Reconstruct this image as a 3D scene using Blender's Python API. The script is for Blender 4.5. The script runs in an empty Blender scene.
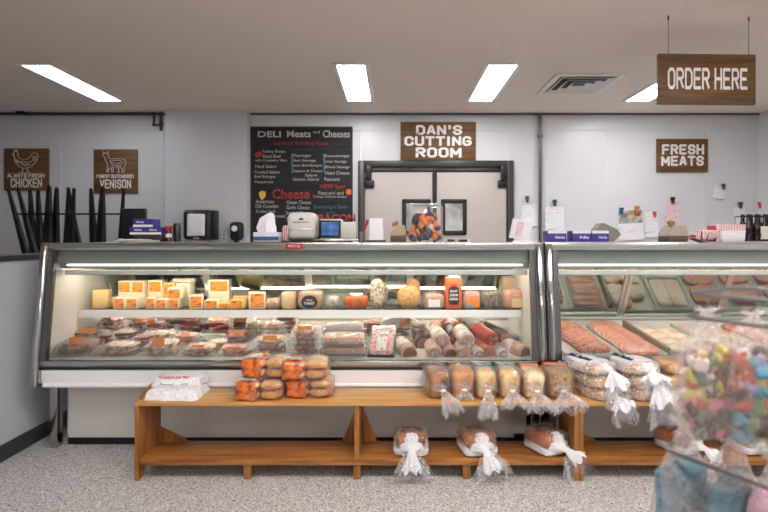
import bpy, bmesh, math, random
from mathutils import Vector, Matrix, Euler, noise
random.seed(7)
PI = math.pi
scn = bpy.context.scene
COL = scn.collection

# ---------------------------------------------------------------- camera / world / lamps / exposure
F, VX, VY, H = 512.0, 393.0, 238.0, 1.33           # focal length and vanishing point in photo pixels, eye height
cd = bpy.data.cameras.new('camera'); cam = bpy.data.objects.new('camera', cd); COL.objects.link(cam)
cam.location = (0, 0, H); cam.rotation_euler = (PI/2, 0, 0)
cd.sensor_width = 36.0; cd.lens = 36.0*F/768; cd.shift_x = -(VX-384)/768; cd.shift_y = -(256-VY)/768
cd.clip_start = .05; cd.clip_end = 60
cd.dof.use_dof = True; cd.dof.focus_distance = 3.3; cd.dof.aperture_fstop = 2.5
scn.camera = cam
w = bpy.data.worlds.new('world'); scn.world = w; w.use_nodes = True
w.node_tree.nodes['Background'].inputs[0].default_value = (.9, .93, 1, 1)
w.node_tree.nodes['Background'].inputs[1].default_value = .3
PANEL_STRENGTH = 44.0
TUBE_STRENGTH = 20.0
scn.view_settings.view_transform = 'Standard'; scn.view_settings.look = 'None'
scn.view_settings.exposure = 0.12; scn.view_settings.gamma = 1.0; scn.view_settings.use_curve_mapping = False
scn.cycles.max_bounces = 10; scn.cycles.transparent_max_bounces = 32; scn.cycles.diffuse_bounces = 5
scn.cycles.caustics_reflective = False; scn.cycles.caustics_refractive = False

def P(px, py, Y): return Vector(((px-VX)*Y/F, Y, H-(py-VY)*Y/F))
def X(px, Y): return (px-VX)*Y/F
def Zc(py, Y): return H-(py-VY)*Y/F

# ---------------------------------------------------------------- materials
def lin(c):
    if isinstance(c, str):
        c = tuple(int(c[i:i+2], 16)/255 for i in (0, 2, 4))
    return tuple(x/12.92 if x <= .04045 else ((x+.055)/1.055)**2.4 for x in c[:3]) + (1,)
def mat(name, col, rough=.5, metal=0, var=None, bump=None, emit=0, coat=0, spec=.5, sss=0, stretch=None):
    m = bpy.data.materials.new(name); m.use_nodes = True
    nt = m.node_tree; b = nt.nodes['Principled BSDF']; L = nt.links.new
    b.inputs['Base Color'].default_value = lin(col); b.inputs['Roughness'].default_value = rough
    b.inputs['Metallic'].default_value = metal; b.inputs['Coat Weight'].default_value = coat
    b.inputs['Specular IOR Level'].default_value = spec
    if sss:
        b.inputs['Subsurface Weight'].default_value = sss; b.inputs['Subsurface Scale'].default_value = .01
    tc = None
    def coords(s=None):
        nonlocal tc
        if tc is None: tc = nt.nodes.new('ShaderNodeTexCoord')
        if s:
            mp = nt.nodes.new('ShaderNodeMapping'); mp.inputs['Scale'].default_value = s
            L(tc.outputs['Object'], mp.inputs['Vector']); return mp.outputs['Vector']
        return tc.outputs['Object']
    if var:                                            # (second colour, scale, low, high[, type])
        c2, sc, lo, hi = var[:4]; kind = var[4] if len(var) > 4 else 'noise'
        if kind == 'voronoi':
            n = nt.nodes.new('ShaderNodeTexVoronoi'); n.inputs['Scale'].default_value = sc; out = n.outputs['Distance']
        elif kind == 'wave':
            n = nt.nodes.new('ShaderNodeTexWave'); n.inputs['Scale'].default_value = sc
            n.inputs['Distortion'].default_value = 3; n.inputs['Detail'].default_value = 3; out = n.outputs['Fac']
        else:
            n = nt.nodes.new('ShaderNodeTexNoise'); n.inputs['Scale'].default_value = sc
            n.inputs['Detail'].default_value = 5; out = n.outputs['Fac']
        L(coords(stretch), n.inputs['Vector'])
        r = nt.nodes.new('ShaderNodeValToRGB'); r.color_ramp.elements[0].position = lo; r.color_ramp.elements[1].position = hi
        r.color_ramp.elements[0].color = lin(col); r.color_ramp.elements[1].color = lin(c2)
        L(out, r.inputs['Fac']); L(r.outputs['Color'], b.inputs['Base Color'])
    if bump:
        n = nt.nodes.new('ShaderNodeTexNoise'); n.inputs['Scale'].default_value = bump[0]; n.inputs['Detail'].default_value = 4
        L(coords(stretch), n.inputs['Vector'])
        bp = nt.nodes.new('ShaderNodeBump'); bp.inputs['Strength'].default_value = bump[1]; bp.inputs['Distance'].default_value = bump[2] if len(bump) > 2 else .01
        L(n.outputs['Fac'], bp.inputs['Height']); L(bp.outputs['Normal'], b.inputs['Normal'])
    if emit:
        b.inputs['Emission Color'].default_value = lin(col); b.inputs['Emission Strength'].default_value = emit
    return m
def film(name, tint='ffffff', base=.12, edge=.6, rough=.12, bump=(60, .6, .004), body=.5, crease=.45, cscale=None, glow=.35):
    """thin clear plastic: mostly transparent, glossy, with milky creases where it is folded"""
    m = bpy.data.materials.new(name); m.use_nodes = True; nt = m.node_tree; L = nt.links.new; N = nt.nodes.new
    nt.nodes.remove(nt.nodes['Principled BSDF']); out = nt.nodes['Material Output']
    tr = N('ShaderNodeBsdfTransparent')
    gl = N('ShaderNodeBsdfGlossy'); gl.inputs['Roughness'].default_value = rough
    df = N('ShaderNodeBsdfDiffuse'); df.inputs['Color'].default_value = lin(tint)
    tl = N('ShaderNodeBsdfTranslucent'); tl.inputs['Color'].default_value = lin(tint)
    dm = N('ShaderNodeMixShader'); dm.inputs[0].default_value = glow; L(df.outputs[0], dm.inputs[1]); L(tl.outputs[0], dm.inputs[2])
    mx = N('ShaderNodeMixShader'); mx.inputs[0].default_value = body
    lw = N('ShaderNodeLayerWeight'); lw.inputs['Blend'].default_value = .35
    mr = N('ShaderNodeMapRange'); mr.inputs['To Min'].default_value = base; mr.inputs['To Max'].default_value = edge
    fx = N('ShaderNodeMixShader'); fac = mr.outputs['Result']; bodyfac = None
    L(lw.outputs['Facing'], mr.inputs['Value'])
    if bump:
        tc = N('ShaderNodeTexCoord'); n = N('ShaderNodeTexNoise'); n.inputs['Scale'].default_value = bump[0]; n.inputs['Distortion'].default_value = 1.5
        bp = N('ShaderNodeBump'); bp.inputs['Strength'].default_value = bump[1]; bp.inputs['Distance'].default_value = bump[2]
        L(tc.outputs['Object'], n.inputs['Vector']); L(n.outputs['Fac'], bp.inputs['Height'])
        for q in (gl, df, lw): L(bp.outputs['Normal'], q.inputs['Normal'])
        if crease:
            n2 = N('ShaderNodeTexNoise'); n2.inputs['Scale'].default_value = cscale or bump[0]*.55; n2.inputs['Distortion'].default_value = 2.5; n2.inputs['Detail'].default_value = 3
            L(tc.outputs['Object'], n2.inputs['Vector'])
            su = N('ShaderNodeMath'); su.operation = 'SUBTRACT'; su.inputs[1].default_value = .5; L(n2.outputs['Fac'], su.inputs[0])
            ab = N('ShaderNodeMath'); ab.operation = 'ABSOLUTE'; L(su.outputs[0], ab.inputs[0])
            r = N('ShaderNodeMapRange'); r.inputs['From Min'].default_value = .0; r.inputs['From Max'].default_value = .035
            r.inputs['To Min'].default_value = crease; r.inputs['To Max'].default_value = 0; L(ab.outputs[0], r.inputs['Value'])
            ad = N('ShaderNodeMath'); ad.operation = 'ADD'; ad.use_clamp = True; L(fac, ad.inputs[0]); L(r.outputs['Result'], ad.inputs[1]); fac = ad.outputs[0]
            a2 = N('ShaderNodeMath'); a2.operation = 'ADD'; a2.use_clamp = True; a2.inputs[1].default_value = body; L(r.outputs['Result'], a2.inputs[0]); bodyfac = a2.outputs[0]
    L(fac, fx.inputs[0])
    if bodyfac: L(bodyfac, mx.inputs[0])
    L(gl.outputs[0], mx.inputs[1]); L(dm.outputs[0], mx.inputs[2]); L(tr.outputs[0], fx.inputs[1]); L(mx.outputs[0], fx.inputs[2])
    L(fx.outputs[0], out.inputs['Surface'])
    return m
def pane_glass(name, ior=1.45):
    m = bpy.data.materials.new(name); m.use_nodes = True; nt = m.node_tree; L = nt.links.new
    nt.nodes.remove(nt.nodes['Principled BSDF'])
    tr = nt.nodes.new('ShaderNodeBsdfTransparent'); tr.inputs[0].default_value = (.97, .99, .98, 1)
    gl = nt.nodes.new('ShaderNodeBsdfGlossy'); gl.inputs['Roughness'].default_value = .02
    fr = nt.nodes.new('ShaderNodeFresnel'); fr.inputs['IOR'].default_value = ior
    mx = nt.nodes.new('ShaderNodeMixShader'); L(fr.outputs[0], mx.inputs[0]); L(tr.outputs[0], mx.inputs[1]); L(gl.outputs[0], mx.inputs[2])
    L(mx.outputs[0], nt.nodes['Material Output'].inputs['Surface'])
    return m
def floor_mat():
    m = mat('speckled_floor', 'a09c98', .35)
    nt = m.node_tree; b = nt.nodes['Principled BSDF']; L = nt.links.new
    tc = nt.nodes.new('ShaderNodeTexCoord')
    v = nt.nodes.new('ShaderNodeTexVoronoi'); v.inputs['Scale'].default_value = 165
    sep = nt.nodes.new('ShaderNodeSeparateColor')
    r = nt.nodes.new('ShaderNodeValToRGB'); r.color_ramp.interpolation = 'CONSTANT'
    e = r.color_ramp.elements; e[0].position = 0; e[0].color = lin('bab6b0'); e[1].position = .5; e[1].color = lin('dad6d0')
    for p, c in ((.72, '9c9791'), (.86, '66615d'), (.95, 'eeebe6')):
        q = e.new(p); q.color = lin(c)
    L(tc.outputs['Object'], v.inputs['Vector']); L(v.outputs['Color'], sep.inputs[0]); L(sep.outputs[0], r.inputs['Fac']); L(r.outputs['Color'], b.inputs['Base Color'])
    return m
def wood(name, c1, c2, axis='x', rough=.4, sc=6):
    st = {'x': (.6, 9, 9), 'y': (9, .6, 9), 'z': (9, 9, .6)}[axis]
    return mat(name, c1, rough, var=(c2, sc, .3, .72), bump=(sc*2, .12, .002), stretch=st)

M = dict(
    floor=floor_mat(),
    wall=mat('white_wall_panel', 'dddee0', .3, bump=(60, .06, .002)),
    pillar=mat('painted_pillar', 'cfd0d3', .5),
    ceiling=mat('ceiling_paint', 'eee0d3', .8, bump=(40, .05, .002)),
    halfwall=mat('grey_wall_paint', 'bfc2c6', .45),
    black=mat('black_plastic', '15161a', .35),
    rubber=mat('dark_baseboard_rubber', '35373b', .5),
    steel=mat('brushed_steel', 'b9b7b2', .24, 1, bump=(30, .05, .002), stretch=(.3, 30, 30)),
    steelv=mat('polished_steel', 'a9a8a6', .14, 1),
    darksteel=mat('dark_steel', '6a6a6a', .3, .9),
    white=mat('white_enamel', 'eceae6', .3),
    cream=mat('cream_panel', 'd8d3cc', .35),
    canopy=mat('pale_green_enamel', 'b9c2ba', .3),
    mirror=mat('mirror_door', 'a9b4ae', .05, 1),
    alu=mat('aluminium', 'c9c8c4', .35, .9),
    glass=pane_glass('case_glass'),
    shelfglass=pane_glass('shelf_glass', 1.5),
    woodb=wood('honey_plywood', 'dca963', 'b57a3a', 'x', .34),
    woodl=wood('shaded_plywood', 'b87a3a', '70401a', 'x', .28),  # darker copy of the bench plywood, carrying the shade under the top board
    woodv=wood('honey_plywood_upright', 'b87c3c', '6f3f18', 'z', .4),
    signw=wood('dark_stained_board', '80592e', '4c3216', 'x', .55, 5),
    letter=mat('white_lettering', 'f2efea', .6),
    blackboard=mat('blackboard', '1d1b1c', .7),
    doorm=mat('beige_traffic_door', 'bdb2ab', .5),
    frame=mat('dark_door_frame', '45423f', .4, .6),
    gasket=mat('black_gasket', '1c1c1d', .45),
    stool=mat('black_stool_metal', '201e20', .35, .5),
    pipe=mat('brown_pipe', '5b4840', .5, .4),
    film=film('clear_bag_film', base=.10, edge=.55),
    film2=film('milky_bag_film', base=.38, edge=.8, body=.75),
    vac=film('vacuum_pack_film', base=.06, edge=.42, rough=.08, body=.3, bump=(70, 1.0, .006), crease=.5, cscale=22),
    tray=film('clear_tray_plastic', base=.2, edge=.6, bump=None),
    paper=mat('white_paper', 'f0eeec', .7), orange=mat('orange_label', 'f08a2a', .5),
    orange_dk=mat('dark_label_print', 'a34d10', .5),
)
EMIT = {}
def emitter(name, col, s):
    m = bpy.data.materials.new(name); m.use_nodes = True; nt = m.node_tree
    nt.nodes.remove(nt.nodes['Principled BSDF']); e = nt.nodes.new('ShaderNodeEmission')
    e.inputs[0].default_value = lin(col); e.inputs[1].default_value = s
    nt.links.new(e.outputs[0], nt.nodes['Material Output'].inputs['Surface']); return m
M['panel'] = emitter('lit_panel', 'fdfbff', PANEL_STRENGTH); M['soft_tube'] = emitter('dim_lit_tube', 'fff4e6', 3.0); M['mid_panel'] = emitter('visible_lit_panel', 'fdfbff', 24.0); M['dim_panel'] = emitter('dimmer_lit_panel', 'f8f7ff', 11.0)
M['tube'] = emitter('lit_tube', 'ffeed8', TUBE_STRENGTH)

# ---------------------------------------------------------------- mesh helpers
class MB:
    def __init__(s): s.bm = bmesh.new()
    def _new(s, vs, mtx):
        for v in vs: v.co = mtx @ v.co
    def box(s, c, d, bev=0, rot=(0, 0, 0), taper=1.0, seg=2):
        r = bmesh.ops.create_cube(s.bm, size=1); vs = r['verts']
        for v in vs:
            t = taper if v.co.z > 0 else 1
            v.co = Vector((v.co.x*d[0]*t, v.co.y*d[1]*t, v.co.z*d[2]))
        mt = Matrix.Translation(c) @ Euler(rot).to_matrix().to_4x4()
        s._new(vs, mt)
        if bev:
            es = list({e for v in vs for e in v.link_edges})
            bmesh.ops.bevel(s.bm, geom=es, offset=bev, segments=seg, profile=.5, affect='EDGES', clamp_overlap=True)
        return s
    def b2(s, a, b, bev=0):                            # box from two corners
        a = Vector(a); b = Vector(b); return s.box((a+b)/2, [abs(x) for x in (b-a)], bev)
    def tube(s, pts, r, seg=8, closed=False, flat=1.0):
        pts = [Vector(p) for p in pts]; n = len(pts); rs = r if isinstance(r, (list, tuple)) else [r]*n
        rings = []; up = None
        for i, p in enumerate(pts):
            a = pts[i-1] if (i or closed) else p; b = pts[(i+1) % n] if (i < n-1 or closed) else p
            t = (b-a).normalized() if (b-a).length > 1e-9 else Vector((0, 0, 1))
            if up is None:
                up = Vector((0, 0, 1)) if abs(t.z) < .9 else Vector((0, 1, 0))
            x = t.cross(up)
            if x.length < 1e-4: x = t.cross(Vector((1, 0, 0)))
            x.normalize(); y = x.cross(t).normalized(); up = y
            rings.append([s.bm.verts.new(p + x*math.cos(2*PI*k/seg)*rs[i] + y*math.sin(2*PI*k/seg)*rs[i]*flat) for k in range(seg)])
        for i in range(n if closed else n-1):
            A = rings[i]; B = rings[(i+1) % n]
            for k in range(seg): s.bm.faces.new((A[k], A[(k+1) % seg], B[(k+1) % seg], B[k]))
        if not closed:
            s.bm.faces.new(rings[0][::-1]); s.bm.faces.new(rings[-1])
        return s
    def lathe(s, prof, c=(0, 0, 0), seg=20, sx=1, sy=1):
        c = Vector(c); rings = []
        for r, z in prof:
            r = max(r, 1e-4)
            rings.append([s.bm.verts.new(c+Vector((math.cos(2*PI*k/seg)*r*sx, math.sin(2*PI*k/seg)*r*sy, z))) for k in range(seg)])
        for A, B in zip(rings, rings[1:]):
            for k in range(seg): s.bm.faces.new((A[k], A[(k+1) % seg], B[(k+1) % seg], B[k]))
        s.bm.faces.new(rings[0][::-1]); s.bm.faces.new(rings[-1]); return s
    def prism(s, poly, a, b, plane='yz'):              # outline in a plane, extruded from a to b along the third axis
        def v(p, t): return {'yz': (t, p[0], p[1]), 'xz': (p[0], t, p[1]), 'xy': (p[0], p[1], t)}[plane]
        A = [s.bm.verts.new(v(p, a)) for p in poly]; B = [s.bm.verts.new(v(p, b)) for p in poly]; n = len(poly)
        s.bm.faces.new(A); s.bm.faces.new(B[::-1])
        for i in range(n): s.bm.faces.new((A[i], B[i], B[(i+1) % n], A[(i+1) % n]))
        return s
    def blob(s, c, d, e=.6, nz=0, fr=10, seed=0, nu=24, nv=14, rot=(0, 0, 0), f=None):
        """superellipsoid (e small = boxy) with noise; d = full size"""
        c = Vector(c); R = Euler(rot).to_matrix(); rings = []
        sg = lambda t, p: math.copysign(abs(t)**p, t)
        off = Vector((seed*7.3, seed*3.1, seed*1.7))
        for i in range(nv+1):
            ph = -PI/2+PI*i/nv; ring = []
            for k in range(nu):
                th = 2*PI*k/nu
                q = Vector((sg(math.cos(ph), e)*sg(math.cos(th), e), sg(math.cos(ph), e)*sg(math.sin(th), e), sg(math.sin(ph), e)))
                p = Vector((q.x*d[0]/2, q.y*d[1]/2, q.z*d[2]/2))
                if f: p = f(p)
                if nz:
                    nn = p.normalized() if p.length > 1e-6 else Vector((0, 0, 1))
                    p += nn*nz*noise.noise(p*fr+off)
                ring.append(p)
            if i in (0, nv):
                m = sum(ring, Vector())/nu; rings.append([s.bm.verts.new(c+R@m)])
            else: rings.append([s.bm.verts.new(c+R@p) for p in ring])
        for A, B in zip(rings, rings[1:]):
            for k in range(nu):
                k2 = (k+1) % nu
                if len(A) == 1: s.bm.faces.new((A[0], B[k2], B[k]))
                elif len(B) == 1: s.bm.faces.new((A[k], A[k2], B[0]))
                else: s.bm.faces.new((A[k], A[k2], B[k2], B[k]))
        return s
    def pillow(s, c, d, nz=.004, fr=25, seed=0, nx=18, ny=14, p=4, rot=(0, 0, 0), floor=True):
        """flat sealed pouch: full thickness inside, thin crinkled seal at the rim"""
        c = Vector(c); R = Euler(rot).to_matrix(); off = Vector((seed*5.1, seed*2.3, seed)); T = []; Bt = []
        for i in range(nx+1):
            T.append([]); Bt.append([])
            for j in range(ny+1):
                u = 2*i/nx-1; v = 2*j/ny-1
                t = max(0, (1-abs(u)**p)*(1-abs(v)**p))**.5
                x = u*d[0]/2; y = v*d[1]/2
                k = noise.noise(Vector((x, y, 0))*fr+off); k2 = noise.noise(Vector((y, x, 3))*fr+off)
                edge = i in (0, nx) or j in (0, ny)
                x += k2*nz*1.5; y += k*nz*1.5
                zt = d[2]*t + (k*nz if not edge else abs(k2)*nz*.6)
                zt = max(zt, .0005)
                vt = s.bm.verts.new(c+R@Vector((x, y, zt)))
                T[-1].append(vt)
                Bt[-1].append(vt if edge else s.bm.verts.new(c+R@Vector((x, y, 0))))
        for i in range(nx):
            for j in range(ny):
                s.bm.faces.new((T[i][j], T[i+1][j], T[i+1][j+1], T[i][j+1]))
                q = (Bt[i][j], Bt[i][j+1], Bt[i+1][j+1], Bt[i+1][j])
                if len(set(q)) == 4:
                    try: s.bm.faces.new(q)
                    except ValueError: pass
        return s
    def ruffle(s, pts, rad, flat=.5, n=9, amp=.25, seg=48, seed=0):
        """gathered, open-ended plastic skirt along a path"""
        pts = [Vector(p) for p in pts]; rings = []
        for i, p in enumerate(pts):
            a = pts[max(i-1, 0)]; b = pts[min(i+1, len(pts)-1)]; t = (b-a).normalized()
            x = Vector((1, 0, 0)); x = (x-t*x.dot(t)).normalized(); y = t.cross(x)
            g = i/max(1, len(pts)-1); ring = []
            for k in range(seg):
                th = 2*PI*k/seg
                r = rad[i]*(1+amp*(.4+g)*math.sin(n*th+seed+g*1.5)+amp*.5*math.sin((n*2+1)*th+seed*2))
                ring.append(s.bm.verts.new(p+x*math.cos(th)*r+y*math.sin(th)*r*flat + t*rad[i]*.25*math.sin(5*th+seed)*g))
            rings.append(ring)
        for A, B in zip(rings, rings[1:]):
            for k in range(seg): s.bm.faces.new((A[k], A[(k+1) % seg], B[(k+1) % seg], B[k]))
        return s
    def mesh(s, name, m, ang=.7):
        me = bpy.data.meshes.new(name); bmesh.ops.recalc_face_normals(s.bm, faces=s.bm.faces)
        s.bm.to_mesh(me); s.bm.free()
        if m: me.materials.append(m)
        me.polygons.foreach_set('use_smooth', [True]*len(me.polygons))
        me.set_sharp_from_angle(angle=ang); return me

def link(name, me, parent=None, loc=(0, 0, 0), rot=(0, 0, 0)):
    o = bpy.data.objects.new(name, me); COL.objects.link(o); o.location = loc; o.rotation_euler = rot
    if parent: o.parent = parent
    return o
LABELS = {}
def tag(o, label, cat, group=None, kind=None):
    o['label'] = label; o['category'] = cat
    if group: o['group'] = group
    if kind: o['kind'] = kind
    return o
def part(name, mb, m, parent, label=None, ang=.7):
    o = link(name, mb.mesh(name, m, ang), parent)
    if label: o['label'] = label
    return o
def thing(name, label, cat, loc=(0, 0, 0), rot=(0, 0, 0), group=None):
    return tag(link(name, None, None, loc, rot), label, cat, group)
def solo(name, mb, m, label, cat, loc=(0, 0, 0), rot=(0, 0, 0), group=None, ang=.7):
    return tag(link(name, mb.mesh(name, m, ang), None, loc, rot), label, cat, group)
def struct(name, mb, m, parent=None, loc=(0, 0, 0)):
    o = link(name, mb.mesh(name, m), parent, loc)
    if not parent: o['kind'] = 'structure'
    return o
def text_mesh(body, w, h, m, bold=.0, depth=.002, space=1.0):
    """lettering facing -Y, centred, fitted to w x h"""
    cu = bpy.data.curves.new('lettering', 'FONT'); cu.body = body; cu.align_x = 'CENTER'; cu.offset = bold; cu.space_character = space
    cu.resolution_u = 3
    ob = bpy.data.objects.new('lettering', cu); COL.objects.link(ob)
    dg = bpy.context.evaluated_depsgraph_get(); dg.update()
    me = bpy.data.meshes.new_from_object(ob.evaluated_get(dg)); bpy.data.objects.remove(ob); bpy.data.curves.remove(cu)
    xs = [v.co.x for v in me.vertices]; ys = [v.co.y for v in me.vertices]
    x0, x1, y0, y1 = min(xs), max(xs), min(ys), max(ys)
    bm = bmesh.new(); bm.from_mesh(me)
    r = bmesh.ops.extrude_face_region(bm, geom=bm.faces[:])
    for v in [g for g in r['geom'] if isinstance(g, bmesh.types.BMVert)]: v.co.z = 1
    for v in bm.verts:
        v.co = Vector(((v.co.x-(x0+x1)/2)/(x1-x0)*w, -v.co.z*depth, (v.co.y-(y0+y1)/2)/(y1-y0)*h))
    bmesh.ops.recalc_face_normals(bm, faces=bm.faces)
    bm.to_mesh(me); bm.free(); me.materials.clear(); me.materials.append(m); return me
def lettering(body, w, h, m, parent, loc, rot=(0, 0, 0), name='lettering', **k):
    return link(name, text_mesh(body, w, h, m, **k), parent, loc, rot)

GL = {  # block capitals as strokes on a 4 x 6 grid
 'A': [[(0,0),(1.6,6),(2.4,6),(4,0)],[(.7,1.9),(3.3,1.9)]], 'B': [[(0,0),(0,6),(3,6),(3.8,5.2),(3.8,3.8),(3,3.1),(0,3.1)],[(3,3.1),(4,2.3),(4,.8),(3.2,0),(0,0)]],
 'C': [[(4,4.4),(4,5),(3,6),(1,6),(0,5),(0,1),(1,0),(3,0),(4,1),(4,1.6)]], 'D': [[(0,0),(0,6),(2.8,6),(4,4.8),(4,1.2),(2.8,0),(0,0)]],
 'E': [[(3.8,6),(0,6),(0,0),(3.8,0)],[(0,3),(3.2,3)]], 'F': [[(3.8,6),(0,6),(0,0)],[(0,3),(3.2,3)]], 'G': [[(4,4.6),(3,6),(1,6),(0,5),(0,1),(1,0),(3,0),(4,1),(4,2.8),(2.4,2.8)]],
 'H': [[(0,0),(0,6)],[(4,0),(4,6)],[(0,3),(4,3)]], 'I': [[(2,0),(2,6)]], 'K': [[(0,0),(0,6)],[(4,6),(.3,2.7)],[(1.3,3.4),(4,0)]], 'L': [[(0,6),(0,0),(3.6,0)]],
 'M': [[(0,0),(0,6),(2.4,1.6),(4.8,6),(4.8,0)]], 'N': [[(0,0),(0,6),(4,0),(4,6)]], 'O': [[(1,0),(3,0),(4,1),(4,5),(3,6),(1,6),(0,5),(0,1),(1,0)]],
 'R': [[(0,0),(0,6),(3,6),(4,5),(4,3.8),(3,3),(0,3)],[(2,3),(4,0)]], 'S': [[(4,4.6),(4,5),(3,6),(1,6),(0,5),(0,4),(1,3.2),(3,2.8),(4,2),(4,1),(3,0),(1,0),(0,1),(0,1.4)]],
 'T': [[(0,6),(4,6)],[(2,6),(2,0)]], 'U': [[(0,6),(0,1),(1,0),(3,0),(4,1),(4,6)]], 'V': [[(0,6),(2,0),(4,6)]], 'W': [[(0,6),(1.2,0),(2.6,4),(4,0),(5.2,6)]], 'Y': [[(0,6),(2,3),(4,6)],[(2,3),(2,0)]], "'": [[(.5,6),(.5,4.4)]]}
GW = {'I': (1.4, 2.6), 'M': (0, 4.8), 'W': (0, 5.2), "'": (0, 1)}
def block_text(body, w, h, m, parent, loc, t=1.25, depth=.003):
    """heavy hand-cut capitals facing -Y, centred and fitted to w x h"""
    x = 0; segs = []
    for ch in body:
        if ch == ' ': x += 2.6; continue
        a, b = GW.get(ch, (0, 4))
        for pl in GL[ch]: segs.append([(p[0]-a+x, p[1]) for p in pl])
        x += b-a+t+.75
    tot = x-.75; sx = w/tot; sz = h/(6+t); hw = t/2; bm = bmesh.new()
    for n_, pl in enumerate(segs):
        for i in range(len(pl)-1):
            p, q = Vector(pl[i]), Vector(pl[i+1]); d = (q-p).normalized(); nn = Vector((-d.y, d.x))*hw
            e0 = hw*(.98 if i == 0 else .42); e1 = hw*(.98 if i == len(pl)-2 else .42)
            if abs(d.x) > .2 and abs(d.y) > .2: e0 = e1 = hw*.35
            c4 = [p-d*e0+nn, q+d*e1+nn, q+d*e1-nn, p-d*e0-nn]; dp = depth*(1+.02*((i+n_) % 5))
            A = [bm.verts.new(((c.x+hw-tot/2)*sx, 0, (c.y-3)*sz)) for c in c4]; B = [bm.verts.new(((c.x+hw-tot/2)*sx, -dp, (c.y-3)*sz)) for c in c4]
            bm.faces.new(A); bm.faces.new(B[::-1])
            for k in range(4): bm.faces.new((A[k], B[k], B[(k+1) % 4], A[(k+1) % 4]))
    bmesh.ops.recalc_face_normals(bm, faces=bm.faces)
    me = bpy.data.meshes.new('lettering'); bm.to_mesh(me); bm.free(); me.materials.append(m)
    return link('lettering', me, parent, loc)

# ---------------------------------------------------------------- room
CEIL, WY = 2.83, 6.17
XL, XR, YB = -5.6, 4.4, -3.6
struct('floor', MB().b2((XL, YB, -.1), (XR, WY+.1, 0)), M['floor'])
struct('ceiling', MB().b2((XL, YB, CEIL), (XR, WY+.1, CEIL+.1)), M['ceiling'])
wb = MB().b2((XL, WY, 0), (XR, WY+.1, CEIL))
for px in (60, 163.5, 360.5, 510, 607, 705):           # panel joints
    x = X(px, WY); wb.box((x, WY-.003, 1.3), (.02, .006, 2.62), .001)
wb.box(((XL+XR)/2, WY-.003, 2.63), (XR-XL, .006, .02), .001)
struct('wall_back', wb, M['wall'])
struct('wall_left', MB().b2((XL-.1, YB, 0), (XL, WY, CEIL)), M['wall'])
struct('wall_right', MB().b2((XR, YB, 0), (XR+.1, WY, CEIL)), M['wall'])
struct('wall_front', MB().b2((XL, YB-.1, 0), (XR, YB, CEIL)), M['wall'])
px0, px1 = X(165, 6.0), X(247, 6.0)
struct('wall_pillar', MB().b2((px0, 6.0, 0), (px1, WY-.001, CEIL-.001)), M['pillar'])
struct('trim_1', MB().b2((XL, WY-.03, CEIL-.02), (px0-.002, WY-.001, CEIL-.001)).b2((px1+.002, WY-.03, CEIL-.02), (XR, WY-.001, CEIL-.001)), M['darksteel'])
struct('trim_2', MB().tube([(X(540.5, 6.12), 6.13, 1.0), (X(540.5, 6.12), 6.13, CEIL-.02)], .02, 10).box((X(540.5, 6.12), 6.13, 2.55), (.06, .05, .04), .006), M['darksteel'])
# half wall beside the case, with its cap and baseboard
HX = -2.33
struct('wall_half', MB().b2((HX-.16, .6, 0), (HX, 3.9, 1.19)), M['halfwall'])
struct('trim_3', MB().b2((HX-.2, .58, 1.19), (HX+.015, 3.92, 1.225), .004), M['darksteel'])
struct('baseboard_left', MB().b2((HX, .6, 0), (HX+.012, 3.9, .10), .003), M['rubber'])
struct('wall_corner', MB().b2((XL+.001, 3.75, 0), (HX-.16, 3.9, 1.19)), M['halfwall'])

# ---------------------------------------------------------------- ceiling lamps and vent
lampn = {0: 'recessed ceiling light panel above the chicken and venison signs, leftmost lit panel',
         1: 'recessed ceiling light panel above the blackboard, nearly straight ahead',
         2: 'recessed ceiling light panel right of the cutting room sign, leaning left',
         3: 'recessed ceiling light panel partly hidden behind the hanging order sign'}
def ceiling_light(x, y, label, pm='panel'):
    t = thing('ceiling_light', label, 'ceiling light', (x, y, CEIL), group=None)
    fr = MB(); a, b = .163, .61
    fr.b2((-a, -b, -.014), (-a+.042, b, -.001), .003).b2((a-.042, -b, -.014), (a, b, -.001), .003)
    fr.b2((-a+.042, -b, -.014), (a-.042, -b+.03, -.001), .003).b2((-a+.042, b-.03, -.014), (a-.042, b, -.001), .003)
    part('frame', fr, M['white'], t)
    part('diffuser', MB().b2((-a+.042, -b+.03, -.010), (a-.042, b-.03, -.002)), M[pm], t)
    return t
for i, px in enumerate((52, 351, 500, 656)):
    # near end centre at Y = 4.41
    xs = {0: -3.08, 1: -.365, 2: .95, 3: 2.66}[i]
    ceiling_light(xs, 4.99, lampn[i], 'mid_panel' if i else 'dim_panel')
k = 0
for (x, y) in ((-.7, 1.2), (.8, 1.0), (2.4, 1.2), (.5, -1.6), (2.9, -1.6)):
    ceiling_light(x, y, 'recessed ceiling light panel over the shop floor, nearer than the visible row')['group'] = 'ceiling lights over the shop floor'
v = thing('ceiling_vent', 'square white louvred air vent in the ceiling', 'vent', (X(579, 4.98), 4.98, CEIL))
fr = MB()
for s in (-1, 1):
    fr.box((s*.29, 0, -.008), (.06, .64, .014), .003).box((0, s*.29, -.008), (.52, .06, .014), .003)
part('frame', fr, M['white'], v)
part('backing', MB().box((0, 0, -.002), (.5, .5, .002)), mat('vent_dark', '4a443e', .7), v)
for q in range(3):
    a = .23-.075*q; lb = MB()
    for s in (-1, 1):
        lb.box((s*a, 0, -.012), (.055, 2*a, .004), 0, (0, s*.55, 0)).box((0, s*a, -.012), (2*a, .055, .004), 0, (-s*.55, 0, 0))
    part('louvre', lb, M['white'], v)

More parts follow.
